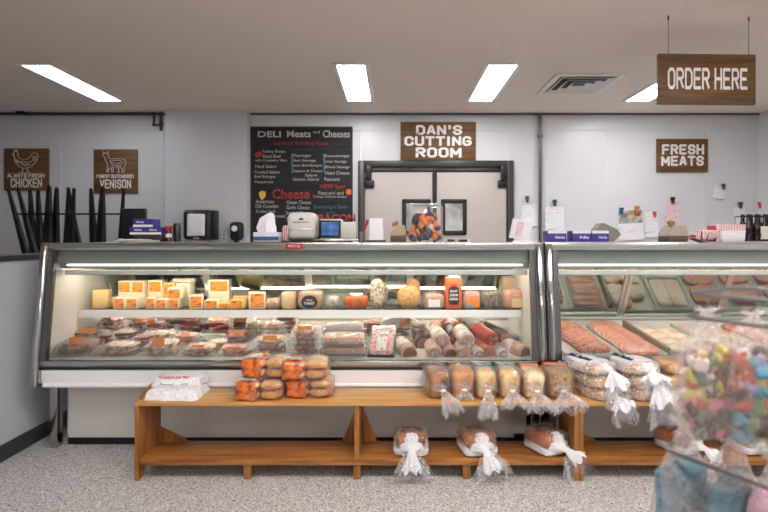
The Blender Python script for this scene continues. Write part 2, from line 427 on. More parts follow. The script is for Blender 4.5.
# ---------------------------------------------------------------- pipes at the top left
pp = MB(); zy = Zc(113.5, 6.08)
pp.tube([(XL+.02, 6.1, zy), (X(156, 6.1), 6.1, zy)], .017, 10)
pp.tube([(X(154, 6.1), 6.1, zy), (X(154, 6.1), 6.1, zy-.13), (X(163, 6.1), 6.1, zy-.13)], .017, 10)
pp.tube([(X(161, 6.1), 6.1, zy), (X(161, 6.1), 6.1, zy-.2)], .017, 10)
for x, dz in ((154, 0), (154, -.13), (161, 0), (161, -.1)): pp.blob((X(x, 6.1), 6.1, zy+dz), (.046, .046, .046), .9, nu=10, nv=6)
pb = solo('pipe_run', pp, M['pipe'], 'brown pipes with elbows running under the ceiling at the upper left', 'pipe')
part('hanger', MB().box((X(22, 6.1), 6.08, zy+.02), (.1, .06, .06), .01).box((X(28, 6.1), 6.08, zy-.005), (.09, .06, .035), .008), M['black'], pb)

# ---------------------------------------------------------------- swing doors of the cutting room
DY = 6.1
dx0, dx1, dz1 = X(358, DY), X(514, DY), Zc(160.5, DY)
fr = MB(); t_ = .075
fr.b2((dx0, DY, 0), (dx0+t_, WY-.001, dz1), .004).b2((dx1-t_, DY, 0), (dx1, WY-.001, dz1), .004).b2((dx0+t_, DY, dz1-t_), (dx1-t_, WY-.001, dz1), .004)
dd = struct('door_1', fr, M['frame'])
def leaf(xa, xb, side):
    o = part('leaf', MB().b2((xa, DY+.02, .02), (xb, DY+.05, dz1-.1), .006), M['doorm'], dd)
    ed = MB(); e = .028
    ed.b2((xa-.004, DY+.01, dz1-.135), (xb+.004, DY+.055, dz1-.095), .004)
    part('edge_strip', ed, M['gasket'], o)
    wz0, wz1 = Zc(235, DY), Zc(199, DY)
    wx0, wx1 = (X(402, DY), X(431, DY)) if side < 0 else (X(441, DY), X(467, DY))
    g = MB(); b = .055
    g.b2((wx0, DY-.002, wz0), (wx0+b, DY+.03, wz1), .02).b2((wx1-b, DY-.002, wz0), (wx1, DY+.03, wz1), .02)
    g.b2((wx0, DY-.002, wz1-b), (wx1, DY+.03, wz1), .02).b2((wx0, DY-.002, wz0), (wx1, DY+.03, wz0+b), .02)
    gg = part('window_gasket', g, M['gasket'], o)
    part('pane', MB().b2((wx0+b-.01, DY+.008, wz0+b-.01), (wx1-b+.01, DY+.016, wz1-b+.01)), mat('door_window_glass', '8d8b85', .12, var=('c9c6c0', 5, .4, .62)), gg)
    hx = xa+.02 if side < 0 else xb-.02
    hb = MB().box((hx+side*-.02, DY-.01, Zc(173, DY)), (.07, .05, .17), .012).box((hx-side*.03, DY, Zc(184, DY)), (.12, .02, .09), .01)
    part('hinge', hb, M['black' if 1 else 'steel'], o)
    return o
leaf(dx0+t_+.01, X(432.5, DY), -1); leaf(X(437, DY), dx1-t_-.01, 1)
part('centre_strip', MB().b2((X(433, DY), DY+.015, .02), (X(436.5, DY), DY+.05, dz1-.1)), M['gasket'], dd)
for s, xx in ((-1, X(366, DY)), (1, X(500, DY))):
    part('corner_plate', MB().box((xx+.03, DY+.008, Zc(184, DY)), (.12, .01, .09), .004), mat('clear_plate', 'c5cdd2', .2), dd)

# ---------------------------------------------------------------- boards and signs
def board(name, label, xa, xb, ya, yb, Y, th=.02):
    c = P((xa+xb)/2, (ya+yb)/2, Y); ww = (xb-xa)*Y/F; hh = (yb-ya)*Y/F
    o = solo(name, MB().box((0, 0, 0), (ww, th, hh), .002), M['signw'], label, 'sign', (c.x, Y, c.z))
    return o, Y/F
SY = WY-.018
def lines(o, k, rows, cx, cy, Y, m=None, th=.012, **kw):
    for body, x, y, wpx, hpx in rows:
        block_text(body, wpx*k, hpx*k, m or M['letter'], o, ((x-cx)*k, -th+.002, -(y-cy)*k), kw.get('t', 1.25))
o, k = board('wall_sign', 'square dark wood CHICKEN sign with line-drawn hen, on left wall', 4.5, 49, 148.5, 190.5, SY)
lines(o, k, [('ALWAYS FRESH', 26.5, 175.6, 37, 4.2)], 26.75, 169.5, SY, bold=.015)
lines(o, k, [('CHICKEN', 27, 183, 31, 9)], 26.75, 169.5, SY, t=1.1)
def art(o, k, polys, cx, cy, r=.0045):
    mb = MB()
    for pl in polys: mb.tube([((x-cx)*k, -.013, -(y-cy)*k) for x, y in pl], r, 6, flat=.6)
    part('line_drawing', mb, M['letter'], o)
def zz(s, cx, cy, sc=1): return [[(cx+x*sc, cy+y*sc) for x, y in pl] for pl in s]
hen = [[(14, 154), (15.5, 151.5), (17.5, 151.5), (18.8, 153.5), (18.6, 156.5), (20.5, 158.8), (24, 160), (28, 159.2), (31, 157), (32.5, 154.2), (35, 152.8), (37.5, 153.4), (38.8, 156), (38, 159.5), (36, 162.5), (33.5, 165.5), (29.5, 168), (25, 168.4), (20.5, 167), (17, 164), (15.3, 160), (15, 156.5), (14, 154)],
       [(15.2, 151.5), (15.4, 149.9), (16.4, 151), (17.2, 149.9), (17.8, 151.6)], [(13.6, 154), (12.9, 155.2), (14.4, 155.4)], [(15.2, 156.8), (15.4, 159)],
       [(20.5, 161.5), (23, 165), (27, 166), (30.5, 164), (32, 161.5), (28, 162.2), (24, 162), (20.5, 161.5)], [(33.5, 161), (34.5, 156)], [(35.5, 161), (36.8, 156.5)],
       [(23, 163.3), (25.5, 164.4), (28.5, 163.6)], [(18.2, 160), (19.5, 163.5)], [(16.8, 159.5), (18, 163)],
       [(23.5, 168.3), (23.2, 172.3), (20.6, 172.8)], [(23.2, 172.3), (25, 173)], [(28, 168.2), (28.4, 172), (26.5, 172.8)], [(28.4, 172), (30.6, 172.8)]]
art(o, k, hen, 26.75, 169.5)
o, k = board('wall_sign', 'square dark wood VENISON sign with line-drawn deer, right of the chicken sign', 94, 137.5, 149.5, 193, SY)
lines(o, k, [('FINEST BUTCHERED', 115.5, 176.4, 37, 3.6)], 115.75, 171.25, SY, bold=.02)
lines(o, k, [('VENISON', 116, 184, 31, 9)], 115.75, 171.25, SY, bold=.02)
deer = [[(103.2, 154.6), (105, 153.4), (107.3, 153.4), (108.8, 155), (109.3, 158), (112, 159.3), (118, 158.8), (123.5, 159), (126, 160.5), (126.3, 164), (124.8, 167), (125.3, 169.5), (124, 172.5), (122.2, 172.5), (123, 169.5), (121.5, 166.8), (117, 167.2), (113.5, 167), (114, 172.6), (112.6, 172.6), (111.5, 167), (109.4, 169.5), (108.4, 172.6), (107.2, 172.4), (108.3, 168), (108.2, 163.8), (106, 160.5), (105.5, 157.2), (103.2, 156.4), (103.2, 154.6)],
        [(105.2, 153.4), (103.6, 151.6)], [(107.8, 153.6), (109.5, 151.4), (108.2, 152)], [(110.5, 161), (113, 165.2), (117, 165.6), (122, 165), (124.2, 162), (119, 160.5), (114, 161), (110.5, 161)],
        [(113, 162.8), (117, 163.8), (121.5, 162.8)], [(119, 166.9), (119.4, 172.5), (118, 172.5)]]
art(o, k, deer, 115.75, 171.25)
o, k = board('wall_sign', "wide dark wood DAN'S CUTTING ROOM sign above the swing doors", 400.5, 475.8, 122, 160, SY)
lines(o, k, [("DAN'S", 439, 130.2, 46, 9.8), ('CUTTING', 438, 141.2, 67, 9.6), ('ROOM', 438.5, 152.6, 46, 10)], 438.15, 141, SY, t=1.6)
o, k = board('wall_sign', 'dark wood FRESH MEATS sign on the right of the white wall', 656.5, 707.5, 139, 172, SY)
lines(o, k, [('FRESH', 682.5, 149.6, 42, 10.2), ('MEATS', 682, 161, 42.5, 10)], 682, 155.5, SY, t=1.6)
o, k = board('hanging_sign', 'dark wood ORDER HERE sign hanging from the ceiling on two wires', 656.8, 755.5, 54.6, 104.8, 3.46, .025)
o.rotation_euler = (0, 0, .03)
lines(o, k, [('ORDER HERE', 706.5, 79.3, 81, 21.5)], 706.15, 79.7, 3.46, th=.0145, t=1.05)
for dx in (-38.5, 43.5):
    part('wire', MB().tube([(dx*k, 0, 25.1*k), (dx*k, 0, CEIL-o.location.z-.002)], .0022, 6).tube([(dx*k, 0, CEIL-o.location.z-.03), (dx*k, 0, CEIL-o.location.z-.002)], .006, 6), M['darksteel'], o)

# chalk menu board
cx_, cy_ = 301.5, 184.5; BY = WY-.02; k = BY/F
c = P(cx_, cy_, BY)
bb = thing('chalkboard', 'black chalkboard menu of deli meats and cheeses hung on the wall', 'menu board', (c.x, BY, c.z))
part('writing_surface', MB().box((0, 0, 0), (101*k, .014, 114*k)), M['blackboard'], bb)
fb = MB()
for s in (-1, 1):
    fb.box((s*50.6*k, -.002, 0), (.016, .024, 115.2*k), .002).box((0, -.002, s*57.2*k), (101*k, .024, .016), .002)
part('frame', fb, mat('dark_board_frame', '3a2c22', .5), bb)
chalk = {n: mat('chalk_'+n, c_, .9) for n, c_ in dict(white='c0b8b1', red='a53c38', blue='38718a', orange='d9702e', yellow='e2c04a').items()}
rows = [('DELI', 269.5, 134.3, 23, 6, 'white', .02), ('Meats', 299, 134, 24, 7, 'white', .02), ('and', 316.5, 132, 6.5, 3, 'white', 0), ('Cheeses', 336.5, 134, 27, 7.4, 'white', .02),
        ('Lunch or Snacking Meats', 301, 143.6, 54, 5.2, 'red', .01),
        ('Turkey Breast', 274, 151.8, 24, 3.6, 'white', 0), ('Roast Beef', 272, 156.2, 18, 3.2, 'white', 0), ('with Cranberry Ham', 271, 160.8, 32, 3.4, 'white', 0),
        ('Hard Salami', 266, 166.4, 21, 3.2, 'white', 0), ('Cooked Salami', 267, 172, 25, 3.2, 'white', 0), ('Beef Bologna', 265, 177, 21, 3.6, 'white', 0), ('Pepperoni', 264, 182.3, 18, 3.4, 'white', 0),
        ('Thuringer', 302, 156, 19, 3.6, 'white', 0), ('Ham Sausage', 304, 160.8, 24, 3.4, 'white', 0), ('Sweet Beef Bologna', 307, 165.8, 30, 3.4, 'white', 0), ('Jalapeno & Cheese', 307, 171.3, 31, 3.4, 'white', 0), ('Salami', 311, 175.2, 12, 2.8, 'white', 0), ('Genoa Salami', 306, 179.2, 26, 3.2, 'white', 0),
        ('Braunschweiger', 337.5, 156.3, 25, 3.6, 'white', 0), ('Liver Sausage', 336, 161.8, 21, 3.4, 'white', 0), ('Blood Sausage', 337.5, 167.3, 24, 3.4, 'white', 0), ('Head Cheese', 337.5, 173, 24, 3.4, 'white', 0), ('Pastrami', 332, 179.2, 15, 3.4, 'white', 0),
        ('NEW Item', 333, 186.6, 25, 4.6, 'red', .02), ('Pastrami and', 331, 193, 25, 3.4, 'white', 0), ('Turkey Chicken Breast', 330, 197, 34, 3, 'white', 0),
        ('Cheese', 291, 194, 37, 10, 'red', .02),
        ('American', 265, 201.5, 18, 3.6, 'white', 0), ('Old Canadian', 267, 206.2, 23, 3.6, 'white', 0), ('Colby Jack', 266, 211.8, 20, 3.8, 'white', 0), ('Muenster', 276, 216, 20, 3, 'white', 0),
        ('Onion Cheese', 299, 202.4, 24, 3.6, 'white', 0), ('Garlic Cheese', 298, 207.4, 23, 3.6, 'white', 0), ('Smoked Cheese', 298, 212.8, 24, 3.6, 'white', 0), ('Swiss', 292, 219, 11, 3.4, 'white', 0),
        ('Everything is Better', 331.5, 207.5, 35, 4.6, 'blue', .01), ('with', 330, 212.4, 9, 3, 'blue', 0), ('BACON', 337, 218, 37, 7.5, 'red', .03)]
for body, x, y, wp, hp, c_, bo in rows:
    lettering(body, wp*k, hp*k, chalk[c_], bb, ((x-cx_)*k, -.0075, -(y-cy_)*k), bold=bo, depth=.001)
dm = MB()
for a, b in (((292, 154), (292.6, 172)), ((324, 154), (324.4, 172))): dm.tube([((a[0]-cx_)*k, -.008, -(a[1]-cy_)*k), ((b[0]-cx_)*k, -.008, -(b[1]-cy_)*k)], .011, 6, flat=.08)
for a, b in (((256, 189), (281, 187.6)), ((293, 187.5), (314, 187)), ((292, 149.5), (315, 150)), ((320, 202), (346, 201)), ((255, 146), (268, 148.5)), ((335, 148), (349, 146.5))):
    dm.tube([((a[0]-cx_)*k, -.008, -(a[1]-cy_)*k), ((b[0]-cx_)*k, -.008, -(b[1]-cy_)*k)], .009, 6, flat=.1)
part('chalk_strokes', dm, chalk['blue'], bb)
part('steak_drawing', MB().blob(((258.5-cx_)*k, -.008, -(154.5-cy_)*k), (.09, .006, .06), .8, rot=(0, -.5, 0)), chalk['red'], bb)
part('cheese_drawing', MB().prism([((a-cx_)*k, -(b-cy_)*k) for a, b in ((259, 193), (262, 190.6), (266, 192), (265.4, 197), (262, 200.5), (259.8, 197))], -.0095, -.007, 'xz'), chalk['yellow'], bb)
part('chicken_drawing', MB().blob(((349-cx_)*k, -.008, -(192-cy_)*k), (.075, .006, .07), .9), chalk['orange'], bb)

#@@PART2
# ---------------------------------------------------------------- refrigerated display cases
def zdeck(y): return .585+.087*(y-3.15)
CZ = 1.30
def display_case(xa, xb, label, has_shelf):
    t = thing('display_case', label, 'display case', (xa, 0, 0)); W = xb-xa
    B = lambda a, b, bev=0: MB().b2(a, b, bev)
    part('kick_plate', B((.08, 3.30, 0), (W-.08, 3.9, .055)), M['black'], t)
    part('lower_panel', B((.10, 3.27, .055), (W-.15, 3.32, .415), .004), M['cream'], t)
    part('base_cabinet', B((.06, 3.325, .06), (W-.06, 3.98, .5)), M['white'], t)
    part('bumper', MB().tube([(.06, 3.10, .438), (W-.06, 3.10, .438)], .014, 12), M['white'], t)
    part('apron_panel', MB().prism([(3.10, .45), (3.10, .528), (3.16, .528), (3.32, .44), (3.32, .42), (3.14, .42)], .045, W-.045), M['white'], t)
    part('trim_strip', MB().prism([(3.098, .556), (3.128, .5285), (3.15, .5285), (3.15, .556)], .045, W-.045), M['steelv'], t)
    part('front_rail', B((.045, 3.085, .556), (W-.045, 3.13, .588), .006), M['steel'], t)
    # sloping front glass
    part('front_glass', MB().prism([(3.100, .588), (3.106, .588), (3.186, 1.256), (3.180, 1.256)], .05, W-.05), M['glass'], t)
    part('top_rail', B((.0, 3.165, 1.256), (W, 3.25, CZ), .0025), M['steel'], t)
    part('top_panel', B((.0, 3.25, 1.27), (W, 3.66, CZ-.002)), M['steel'], t)
    part('canopy_panel', MB().prism([(3.215, 1.255), (3.24, 1.172), (3.25, 1.172), (3.25, 1.255)], .05, W-.05), M['canopy'], t)
    part('light_housing', MB().prism([(3.255, 1.2), (3.28, 1.135), (3.45, 1.125), (3.45, 1.2)], .05, W-.05), mat('grey_housing', 'a9aaa6', .4), t)
    part('lamp_tube', MB().tube([(.1, 3.262, 1.158), (W-.1, 3.262, 1.158)], .006, 10), M['soft_tube'], t)
    part('lamp_tube', MB().tube([(.1, 3.42, 1.103), (W-.1, 3.42, 1.103)], .014, 10), M['tube'], t)
    part('lamp_rail', B((.06, 3.295, 1.092), (W-.06, 3.335, 1.122), .004), M['white'], t)
    # end panels: white inside, polished front edge following the glass
    prof = [(3.10, .42), (3.075, .44), (3.075, .59), (3.16, 1.285), (3.18, CZ), (3.98, CZ), (3.98, .42)]
    for s, x0 in ((0, 0), (1, W-.045)):
        e = part('end_panel', MB().prism([(max(y, 3.13), z) if z < 1.2 else (max(y, 3.2), z-.002) for y, z in prof], x0, x0+.045), M['white'], t)
        st = MB().prism([(3.13, .42), (3.075, .44), (3.075, .6), (3.163, 1.29), (3.18, CZ+.002), (3.22, CZ+.002), (3.13, .6)], x0-.001, x0+.046)
        st.tube([(x0+.0225, 3.082, .44), (x0+.0225, 3.082, .6), (x0+.0225, 3.168, 1.27), (x0+.0225, 3.19, CZ-.012)], .0225, 16)
        part('edge_trim', st, M['steelv'], e, 'polished steel front edge')
        xi = x0+.046 if s == 0 else x0-.034
        part('inner_post', MB().prism([(3.09, .588), (3.176, 1.256), (3.205, 1.256), (3.12, .588)], xi, xi+.033), M['darksteel'], e)
        part('leg', B((x0+.0, 3.24, 0), (x0+.05, 3.30, .42), .004), M['steelv'], t)
    # rear wall, mirrored sliding doors
    part('rear_sill', MB().prism([(3.90, .60), (3.90, .70), (3.98, .74), (3.98, .60)], .045, W-.045), M['white'], t)
    n = 4; dw = (W-.09)/n
    for i in range(n):
        a = .045+i*dw; off = .0 if i % 2 else .012
        d = part('sliding_door', MB().prism([(3.93+off, .725), (3.94+off, .725), (3.68+off, 1.262), (3.67+off, 1.262)], a+.012, a+dw-.012), M['mirror'], t, ang=.3)
        fm = MB()
        for xx in (a, a+dw-.025):
            fm.prism([(3.918+off, .725), (3.95+off, .725), (3.69+off, 1.265), (3.658+off, 1.265)], xx, xx+.025)
        part('door_frame', fm, M['alu'], d)
    part('door_track', B((.045, 3.9, .702), (W-.045, 3.975, .726), .004), M['alu'], t)
    part('deck', MB().prism([(3.13, zdeck(3.13)), (3.90, zdeck(3.90)), (3.90, zdeck(3.9)-.02), (3.13, zdeck(3.13)-.02)], .046, W-.046), mat('case_deck', 'd8d6d2', .3), t)
    if has_shelf:
        sh = part('shelf', B((.07, 3.455, .832), (W-.06, 3.80, .842)), M['shelfglass'], t)
        part('price_rail', MB().prism([(3.44, .796), (3.452, .845), (3.457, .845), (3.457, .796)], .06, W-.055), mat('price_rail_plastic', 'e6e6ea', .3), sh)
        part('shelf_bracket', B((.05, 3.5, .80), (.075, 3.8, .83)).b2((W-.07, 3.5, .80), (W-.05, 3.8, .83)), M['alu'], sh)
        part('lamp_tube', MB().tube([(.1, 3.72, .805), (W-.1, 3.72, .805)], .009, 10), M['tube'], t)
    return t
CA, CB, CC, CD = -2.175, .925, .943, 4.05
case1 = display_case(CA, CB, 'long steel and glass display case filled with cheese and packed meats', True)
case2 = display_case(CC, CD, 'steel and glass display case of fresh meat on the right', False)
bd = link('brand_plate', MB().box((0, 0, 0), (.11, .006, .036), .002).mesh('brand_plate', mat('red_plate', 'a3202a', .35)), case1, (X(294.5, 3.165)-CA, 3.163, Zc(246.3, 3.165)))
lettering('McCray', .075, .018, M['letter'], bd, (0, -.003, 0), depth=.001)
part('gap_shade', MB().b2((CB-CA-.14, 3.33, .0), (CB-CA+.0, 3.34, .42)), M['black'], case1)  # black sheet standing in for the darkness of the void between the cases

# ---------------------------------------------------------------- plywood benches in front of the cases
def bench(xa, L, label, feet):
    t = thing('bench', label, 'bench', (xa, 2.82, 0), group=None)
    zt, zs, D = .432, .118, .25
    part('top_board', MB().b2((.0, -.02, zt-.022), (L, D, zt), .004), M['woodb'], t)
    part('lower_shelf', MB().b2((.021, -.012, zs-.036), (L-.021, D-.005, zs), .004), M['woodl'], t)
    for x in (0, L-.022):
        # end board with a raised curved shoulder at the back
        pr = [(-.018, .0), (-.018, zt-.023), (D, zt-.023), (D, 0), (D-.05, 0), (D-.06, .05), (.05, .05), (.035, 0)]
        part('end_board', MB().prism(pr, x, x+.022), M['woodv'], t)
        part('raised_lip', MB().prism([(.02, zt+.0005), (.10, zt+.035), (.20, zt+.052), (D, zt+.054), (D, zt+.0005)], x, x+.022), M['woodv'], t)
    part('divider', MB().b2((L/2-.013, -.01, zs+.0005), (L/2+.013, D-.01, zt-.023)), M['woodv'], t)
    for x, s in ((.023, 1), (L/2+.014, 1), (L/2-.014, -1)):
        part('gusset', MB().prism([(x, zs+.001), (x+s*.17, zs+.001), (x+s*.15, zs+.02), (x, zs+.09)] if x < .1 else [(x, zs+.001), (x+s*.09, zs+.001), (x, zs+.22)], D-.03, D-.012, 'xz'), M['woodv'], t)
    for x in feet:
        part('foot', MB().b2((x-.02, .0, 0), (x+.02, .05, zs-.037), .003), M['woodv'], t); part('foot', MB().b2((x-.02, D-.06, 0), (x+.02, D-.01, zs-.037), .003), M['woodv'], t)
    return t
bench(X(134.5, 2.80), 2.43, 'honey coloured plywood bench with a lower shelf, fully in view', [.61, 1.215, 1.82])
BX2 = X(134.5, 2.80)+2.434
bench(BX2, 2.43, 'second plywood bench on the right, under the fresh meat case', [.61, 1.215, 1.82])

# ---------------------------------------------------------------- back table with upturned stools
tb = thing('back_table', 'steel work table along the back wall behind the left case', 'table', (-3.9, 5.55, 0))
part('tabletop', MB().b2((-1.1, -.42, 1.03), (1.15, .5, 1.07), .004), M['steel'], tb)
for sx in (-1.05, 1.1):
    for sy in (-.37, .45): part('leg', MB().b2((sx-.025, sy-.025, 0), (sx+.025, sy+.025, 1.029)), M['steel'], tb)
def stool(label, seat_px, legs):
    cx = X(seat_px, 5.55)
    t = thing('stool', label, 'stool', (cx, 5.55, 1.0705))
    part('seat', MB().box((0, 0, .012), (.34, .34, .024), .01), M['stool'], t)
    pts = []
    for (tx, ty, bx, wpx, Y) in legs:
        a = Vector((X(bx, Y)-cx, (Y-5.55)*.75, .02)); b = Vector((X(tx, Y)-cx, Y-5.55, Zc(ty, Y)-1.0705))
        r0 = wpx*Y/F/2*1.3; mb = MB(); n = 7
        mb.tube([a.lerp(b, q/(n-1)) for q in range(n)], [r0*(1-.62*(q/(n-1))**1.3)+.004 for q in range(n)], 6, flat=.55)
        mb.blob(b, (.04, .03, .045), .9, nu=8, nv=6)
        part('leg', mb, M['stool'], t); pts.append(a.lerp(b, (Zc(214, Y)-1.0905)/(b.z-.02)))
    br = MB()
    order = sorted(pts, key=lambda p: math.atan2(p.y, p.x))
    for p, q in zip(order, order[1:]+order[:1]): br.tube([p, q], .010, 6)
    part('brace', br, M['stool'], t)
stool('upturned black metal stool at far left, its leg under the chicken sign', 44, [(8.5, 190, 24, 6, 5.32), (74, 190, 67, 6, 5.32), (30, 191, 37, 7, 5.75), (56.7, 189, 57.5, 8, 5.75)])
stool('upturned black metal stool nested between the legs of the leftmost stool', 48, [(18.3, 190, 33, 6, 5.34), (68.2, 189, 62.5, 5, 5.34), (38, 192, 43, 7, 5.7), (49, 187, 49.5, 9, 5.7)])
stool('upturned black metal stool below the venison sign', 98, [(68.3, 189, 79, 5, 5.36), (123.5, 190, 117.5, 5, 5.36), (91, 190, 97, 7, 5.75), (102.6, 188, 102.5, 9, 5.75)])


# ---------------------------------------------------------------- things standing on the case tops
TZ = CZ+.0045
def on_top(px, Y=3.42): return (X(px, Y), Y, TZ)
KT = 3.42/F
def boxy(name, label, cat, px0, px1, py0, Y, d, m, bev=.004, base=TZ, rz=0, group=None, taper=1):
    h = Zc(py0, Y)-base; ww = (px1-px0)*Y/F
    o = solo(name, MB().box((0, 0, h/2), (ww, d, h), bev, taper=taper), m, label, cat, (X((px0+px1)/2, Y), Y, base), (0, 0, rz), group)
    return o, ww, h
purple = mat('purple_carton', '43308a', .45); darkbox = mat('dark_carton', '3a2a2e', .5)
tan = mat('tan_card', 'b39b78', .6); khaki = mat('khaki_card', '8f877a', .6); offwhite = mat('warm_white_plastic', 'd6d2c8', .4)
# payment monitor
o, ww, h = boxy('monitor', 'small black flat monitor seen from behind on the left case', 'monitor', 122.5, 146.5, 208.5, 3.58, .03, M['black'], .006)
part('stand', MB().box((0, .02, .004), (.09, .09, .008), .002), M['black'], o)
o = solo('notebook', MB().box((0, 0, .006), (.26, .14, .012), .002), mat('pale_pad', 'c9c2b4', .6), 'pale open notepad lying in front of the black monitor', 'notepad', (X(140, 3.38), 3.38, TZ), (0, 0, .1))
part('page', MB().pillow((-.02, 0, .0125), (.2, .12, .006), .002), M['paper'], o)
o = solo('tape_roll', MB().lathe([(.02, 0), (.024, .002), (.024, .022), (.02, .024)], (0, 0, 0), 16), tan, 'small tan tape roll at left end of the case top', 'tape', (X(119, 3.36), 3.36, TZ))
b0, w0, h0 = boxy('carton', 'flat dark carton beneath two purple glove boxes', 'box', 137, 166, 234.5, 3.44, .12, darkbox)
z1 = TZ+h0+.0005
b1, w1, h1 = boxy('glove_box', 'lower purple glove box resting on the dark carton', 'box', 133.5, 165.5, 227.2, 3.44, .11, purple, base=z1)
b2, w2, h2 = boxy('glove_box', 'upper purple glove box on top of the dark carton pile', 'box', 137, 157, 219.3, 3.44, .11, purple, base=z1+h1+.0005)
for b, ww, h, tx in ((b1, w1, h1, ('Nitrile', 'Nitrile')), (b2, w2, h2, ('Nitrile',))):
    part('white_top', MB().box((0, -.056, h*.2-.003), (ww*.96, .003, h*.3)), M['paper'], b)
    for q, t in enumerate(tx): lettering(t, .05, .014, M['letter'], b, (-.05+.1*q if len(tx) > 1 else -.02, -.0555, h*.62), bold=.02, depth=.001)
t = thing('spice_jar', 'red-lidded jar beside the purple glove boxes', 'jar', on_top(168.5))
part('jar_body', MB().lathe([(.018, 0), (.021, .004), (.021, .07), (.017, .078)]), mat('dark_red_glass', '6a2320', .2), t)
part('lid', MB().lathe([(.022, .079), (.023, .081), (.023, .102), (.02, .105)]), mat('red_lid', 'c32a22', .4), t)
part('label_band', MB().lathe([(.0215, .03), (.0215, .055)]), M['paper'], t)
t = thing('drink_can', 'black can standing beside the red-lidded jar', 'can', on_top(177))
part('can_body', MB().lathe([(.02, 0), (.026, .006), (.026, .108), (.021, .118), (.02, .12)]), M['black'], t)
part('can_rim', MB().lathe([(.021, .12), (.022, .122), (.021, .124)]), M['steel'], t)
# on the pillar behind: towel dispenser, soap dispenser, note, outlet
PY = 5.999; kp = PY/F
def on_wall(px0, px1, py0, py1, Y): return X((px0+px1)/2, Y), Zc((py0+py1)/2, Y), (px1-px0)*Y/F, (py1-py0)*Y/F
x, z, ww, hh = on_wall(185, 213, 210, 240, 5.88)
t = thing('paper_towel_dispenser', 'black paper towel dispenser with a white sheet on the pillar', 'dispenser', (x, PY-.1, z))
part('housing', MB().box((0, 0, 0), (ww, .2, hh), .045, seg=4).box((ww*.42, .03, 0), (ww*.35, .14, hh*.98), .01), M['black'], t)
part('paper_sheet', MB().pillow((0, -.11, -.0), (ww*.62, hh*.72, .015), .004, rot=(PI/2, 0, 0)), M['paper'], t)
lettering('Tork', .07, .025, M['letter'], t, (0, -.1012, -hh*.43), depth=.001).name = 'logo'
part('hanging_sheet', MB().box((0, .0, -hh*.5-.05), (ww*.55, .002, .09)), M['paper'], t)
x, z, ww, hh = on_wall(230.5, 243, 222, 240.5, 5.93)
t = thing('soap_dispenser', 'small black soap dispenser with a round mark on the pillar', 'dispenser', (x, PY-.06, z))
part('housing', MB().box((0, 0, 0), (ww, .12, hh), .04, seg=4), M['black'], t)
rm = part('round_mark', MB().lathe([(.034, 0), (.034, .002)], seg=20).box((0, 0, 0), (.001, .001, .001)), M['letter'], t)
rm.rotation_euler = (PI/2, 0, 0); rm.location = (-.012, -.0595, .03)
part('soap_nozzle', MB().box((0, -.02, -hh*.5-.012), (.05, .05, .03), .006), M['black'], t)
x, z, ww, hh = on_wall(207, 217, 202, 212, PY)
solo('paper_note', MB().box((0, 0, 0), (ww*.8, .002, hh*.8)), mat('cream_note', 'ddd6bf', .7), 'small cream note tilted on the pillar above the towel dispenser', 'note', (x, PY-.003, z), (0, .7, 0))
x, z, ww, hh = on_wall(221.5, 227, 232.5, 241, PY)
o = solo('wall_outlet', MB().box((0, 0, 0), (ww, .008, hh), .003), M['white'], 'white wall outlet plate on the pillar between the two dispensers', 'outlet', (x, PY-.005, z))
for s in (-1, 1): part('socket', MB().box((0, -.005, s*.022), (.022, .003, .026), .001), mat('socket_grey', '9c9a96', .5), o)
# tissue box
o, ww, h = boxy('tissue_box', 'blue and white tissue box left of the label printer', 'box', 255.5, 281, 232.3, 3.40, .12, mat('white_carton', 'dcdde2', .5))
part('blue_band', MB().box((0, -.0605, h*.35), (ww*.98, .002, h*.4)), mat('blue_print', '4a5a92', .5), o)
ts = MB().ruffle([(0, 0, h-.01), (-.01, 0, h+.03), (-.005, 0, h+.07), (.02, 0, h+.11), (.03, 0, h+.125)], [.055, .062, .05, .025, .008], .6, 5, .16, 48, 3)
part('tissue', ts, mat('tissue_paper', 'f2f0f2', .8), o)
# striped paper bags
stripe = mat('red_striped_paper', 'e9e2df', .7, var=('c6605c', 26, .5, .62, 'wave'))
check = mat('red_checked_paper', 'f0e9e8', .7, var=('c8504e', 30, .62, .7, 'wave'))
solo('paper_bag_stack', MB().box((0, 0, .055), (.055, .09, .11), .018, taper=.85), stripe, 'stack of red and white striped paper bags beside the label printer', 'paper bags', on_top(286.5, 3.46))
# label printing scale
t = thing('label_scale', 'large off-white label printing scale with blue screen', 'scale', (X(317, 3.45), 3.45, TZ))
k = 3.45/F
hh = Zc(212.5, 3.4)-TZ
part('printer_housing', MB().box((-13.5*k, 0, hh/2+.006), (28*k, .19, hh-.012), .04, seg=5), offwhite, t)
part('paper_ridge', MB().box((-13.5*k, -.096, hh*.42), (26*k, .006, .010), .003), M['alu'], t)
lettering('METTLER TOLEDO', .1, .009, M['black'], t, (-13.5*k, -.0955, hh*.66), depth=.001, bold=.02)
em = part('emblem', MB().prism([(-.018, 0), (-.006, .014), (-.001, .008), (.006, .018), (.018, 0)], -.102, -.1, 'xz'), M['black'], t)
em.location = (-13.5*k, .0055, hh*.74)
part('display_housing', MB().box((14*k, .03, .085), (.15, .09, .135), .008), offwhite, t)
part('display_bezel', MB().box((13.5*k, -.022, .087), (.145, .014, .115), .004), M['black'], t)
sc = mat('blue_screen', '31538a', .3, emit=.25, var=('5b8fd0', 18, .35, .7))
part('screen', MB().box((13.5*k, -.0295, .087), (.115, .002, .088)), sc, t)
part('roll_housing', MB().box((32*k, .01, .075), (.105, .12, .115), .01), offwhite, t)
part('platter_edge', MB().box((20*k, -.0, .012), (.3, .16, .014), .004), M['steel'], t)
for q in (-20, 0, 20, 35): part('foot', MB().box((q*k, -.04, .004), (.02, .02, .008)), M['black'], t)
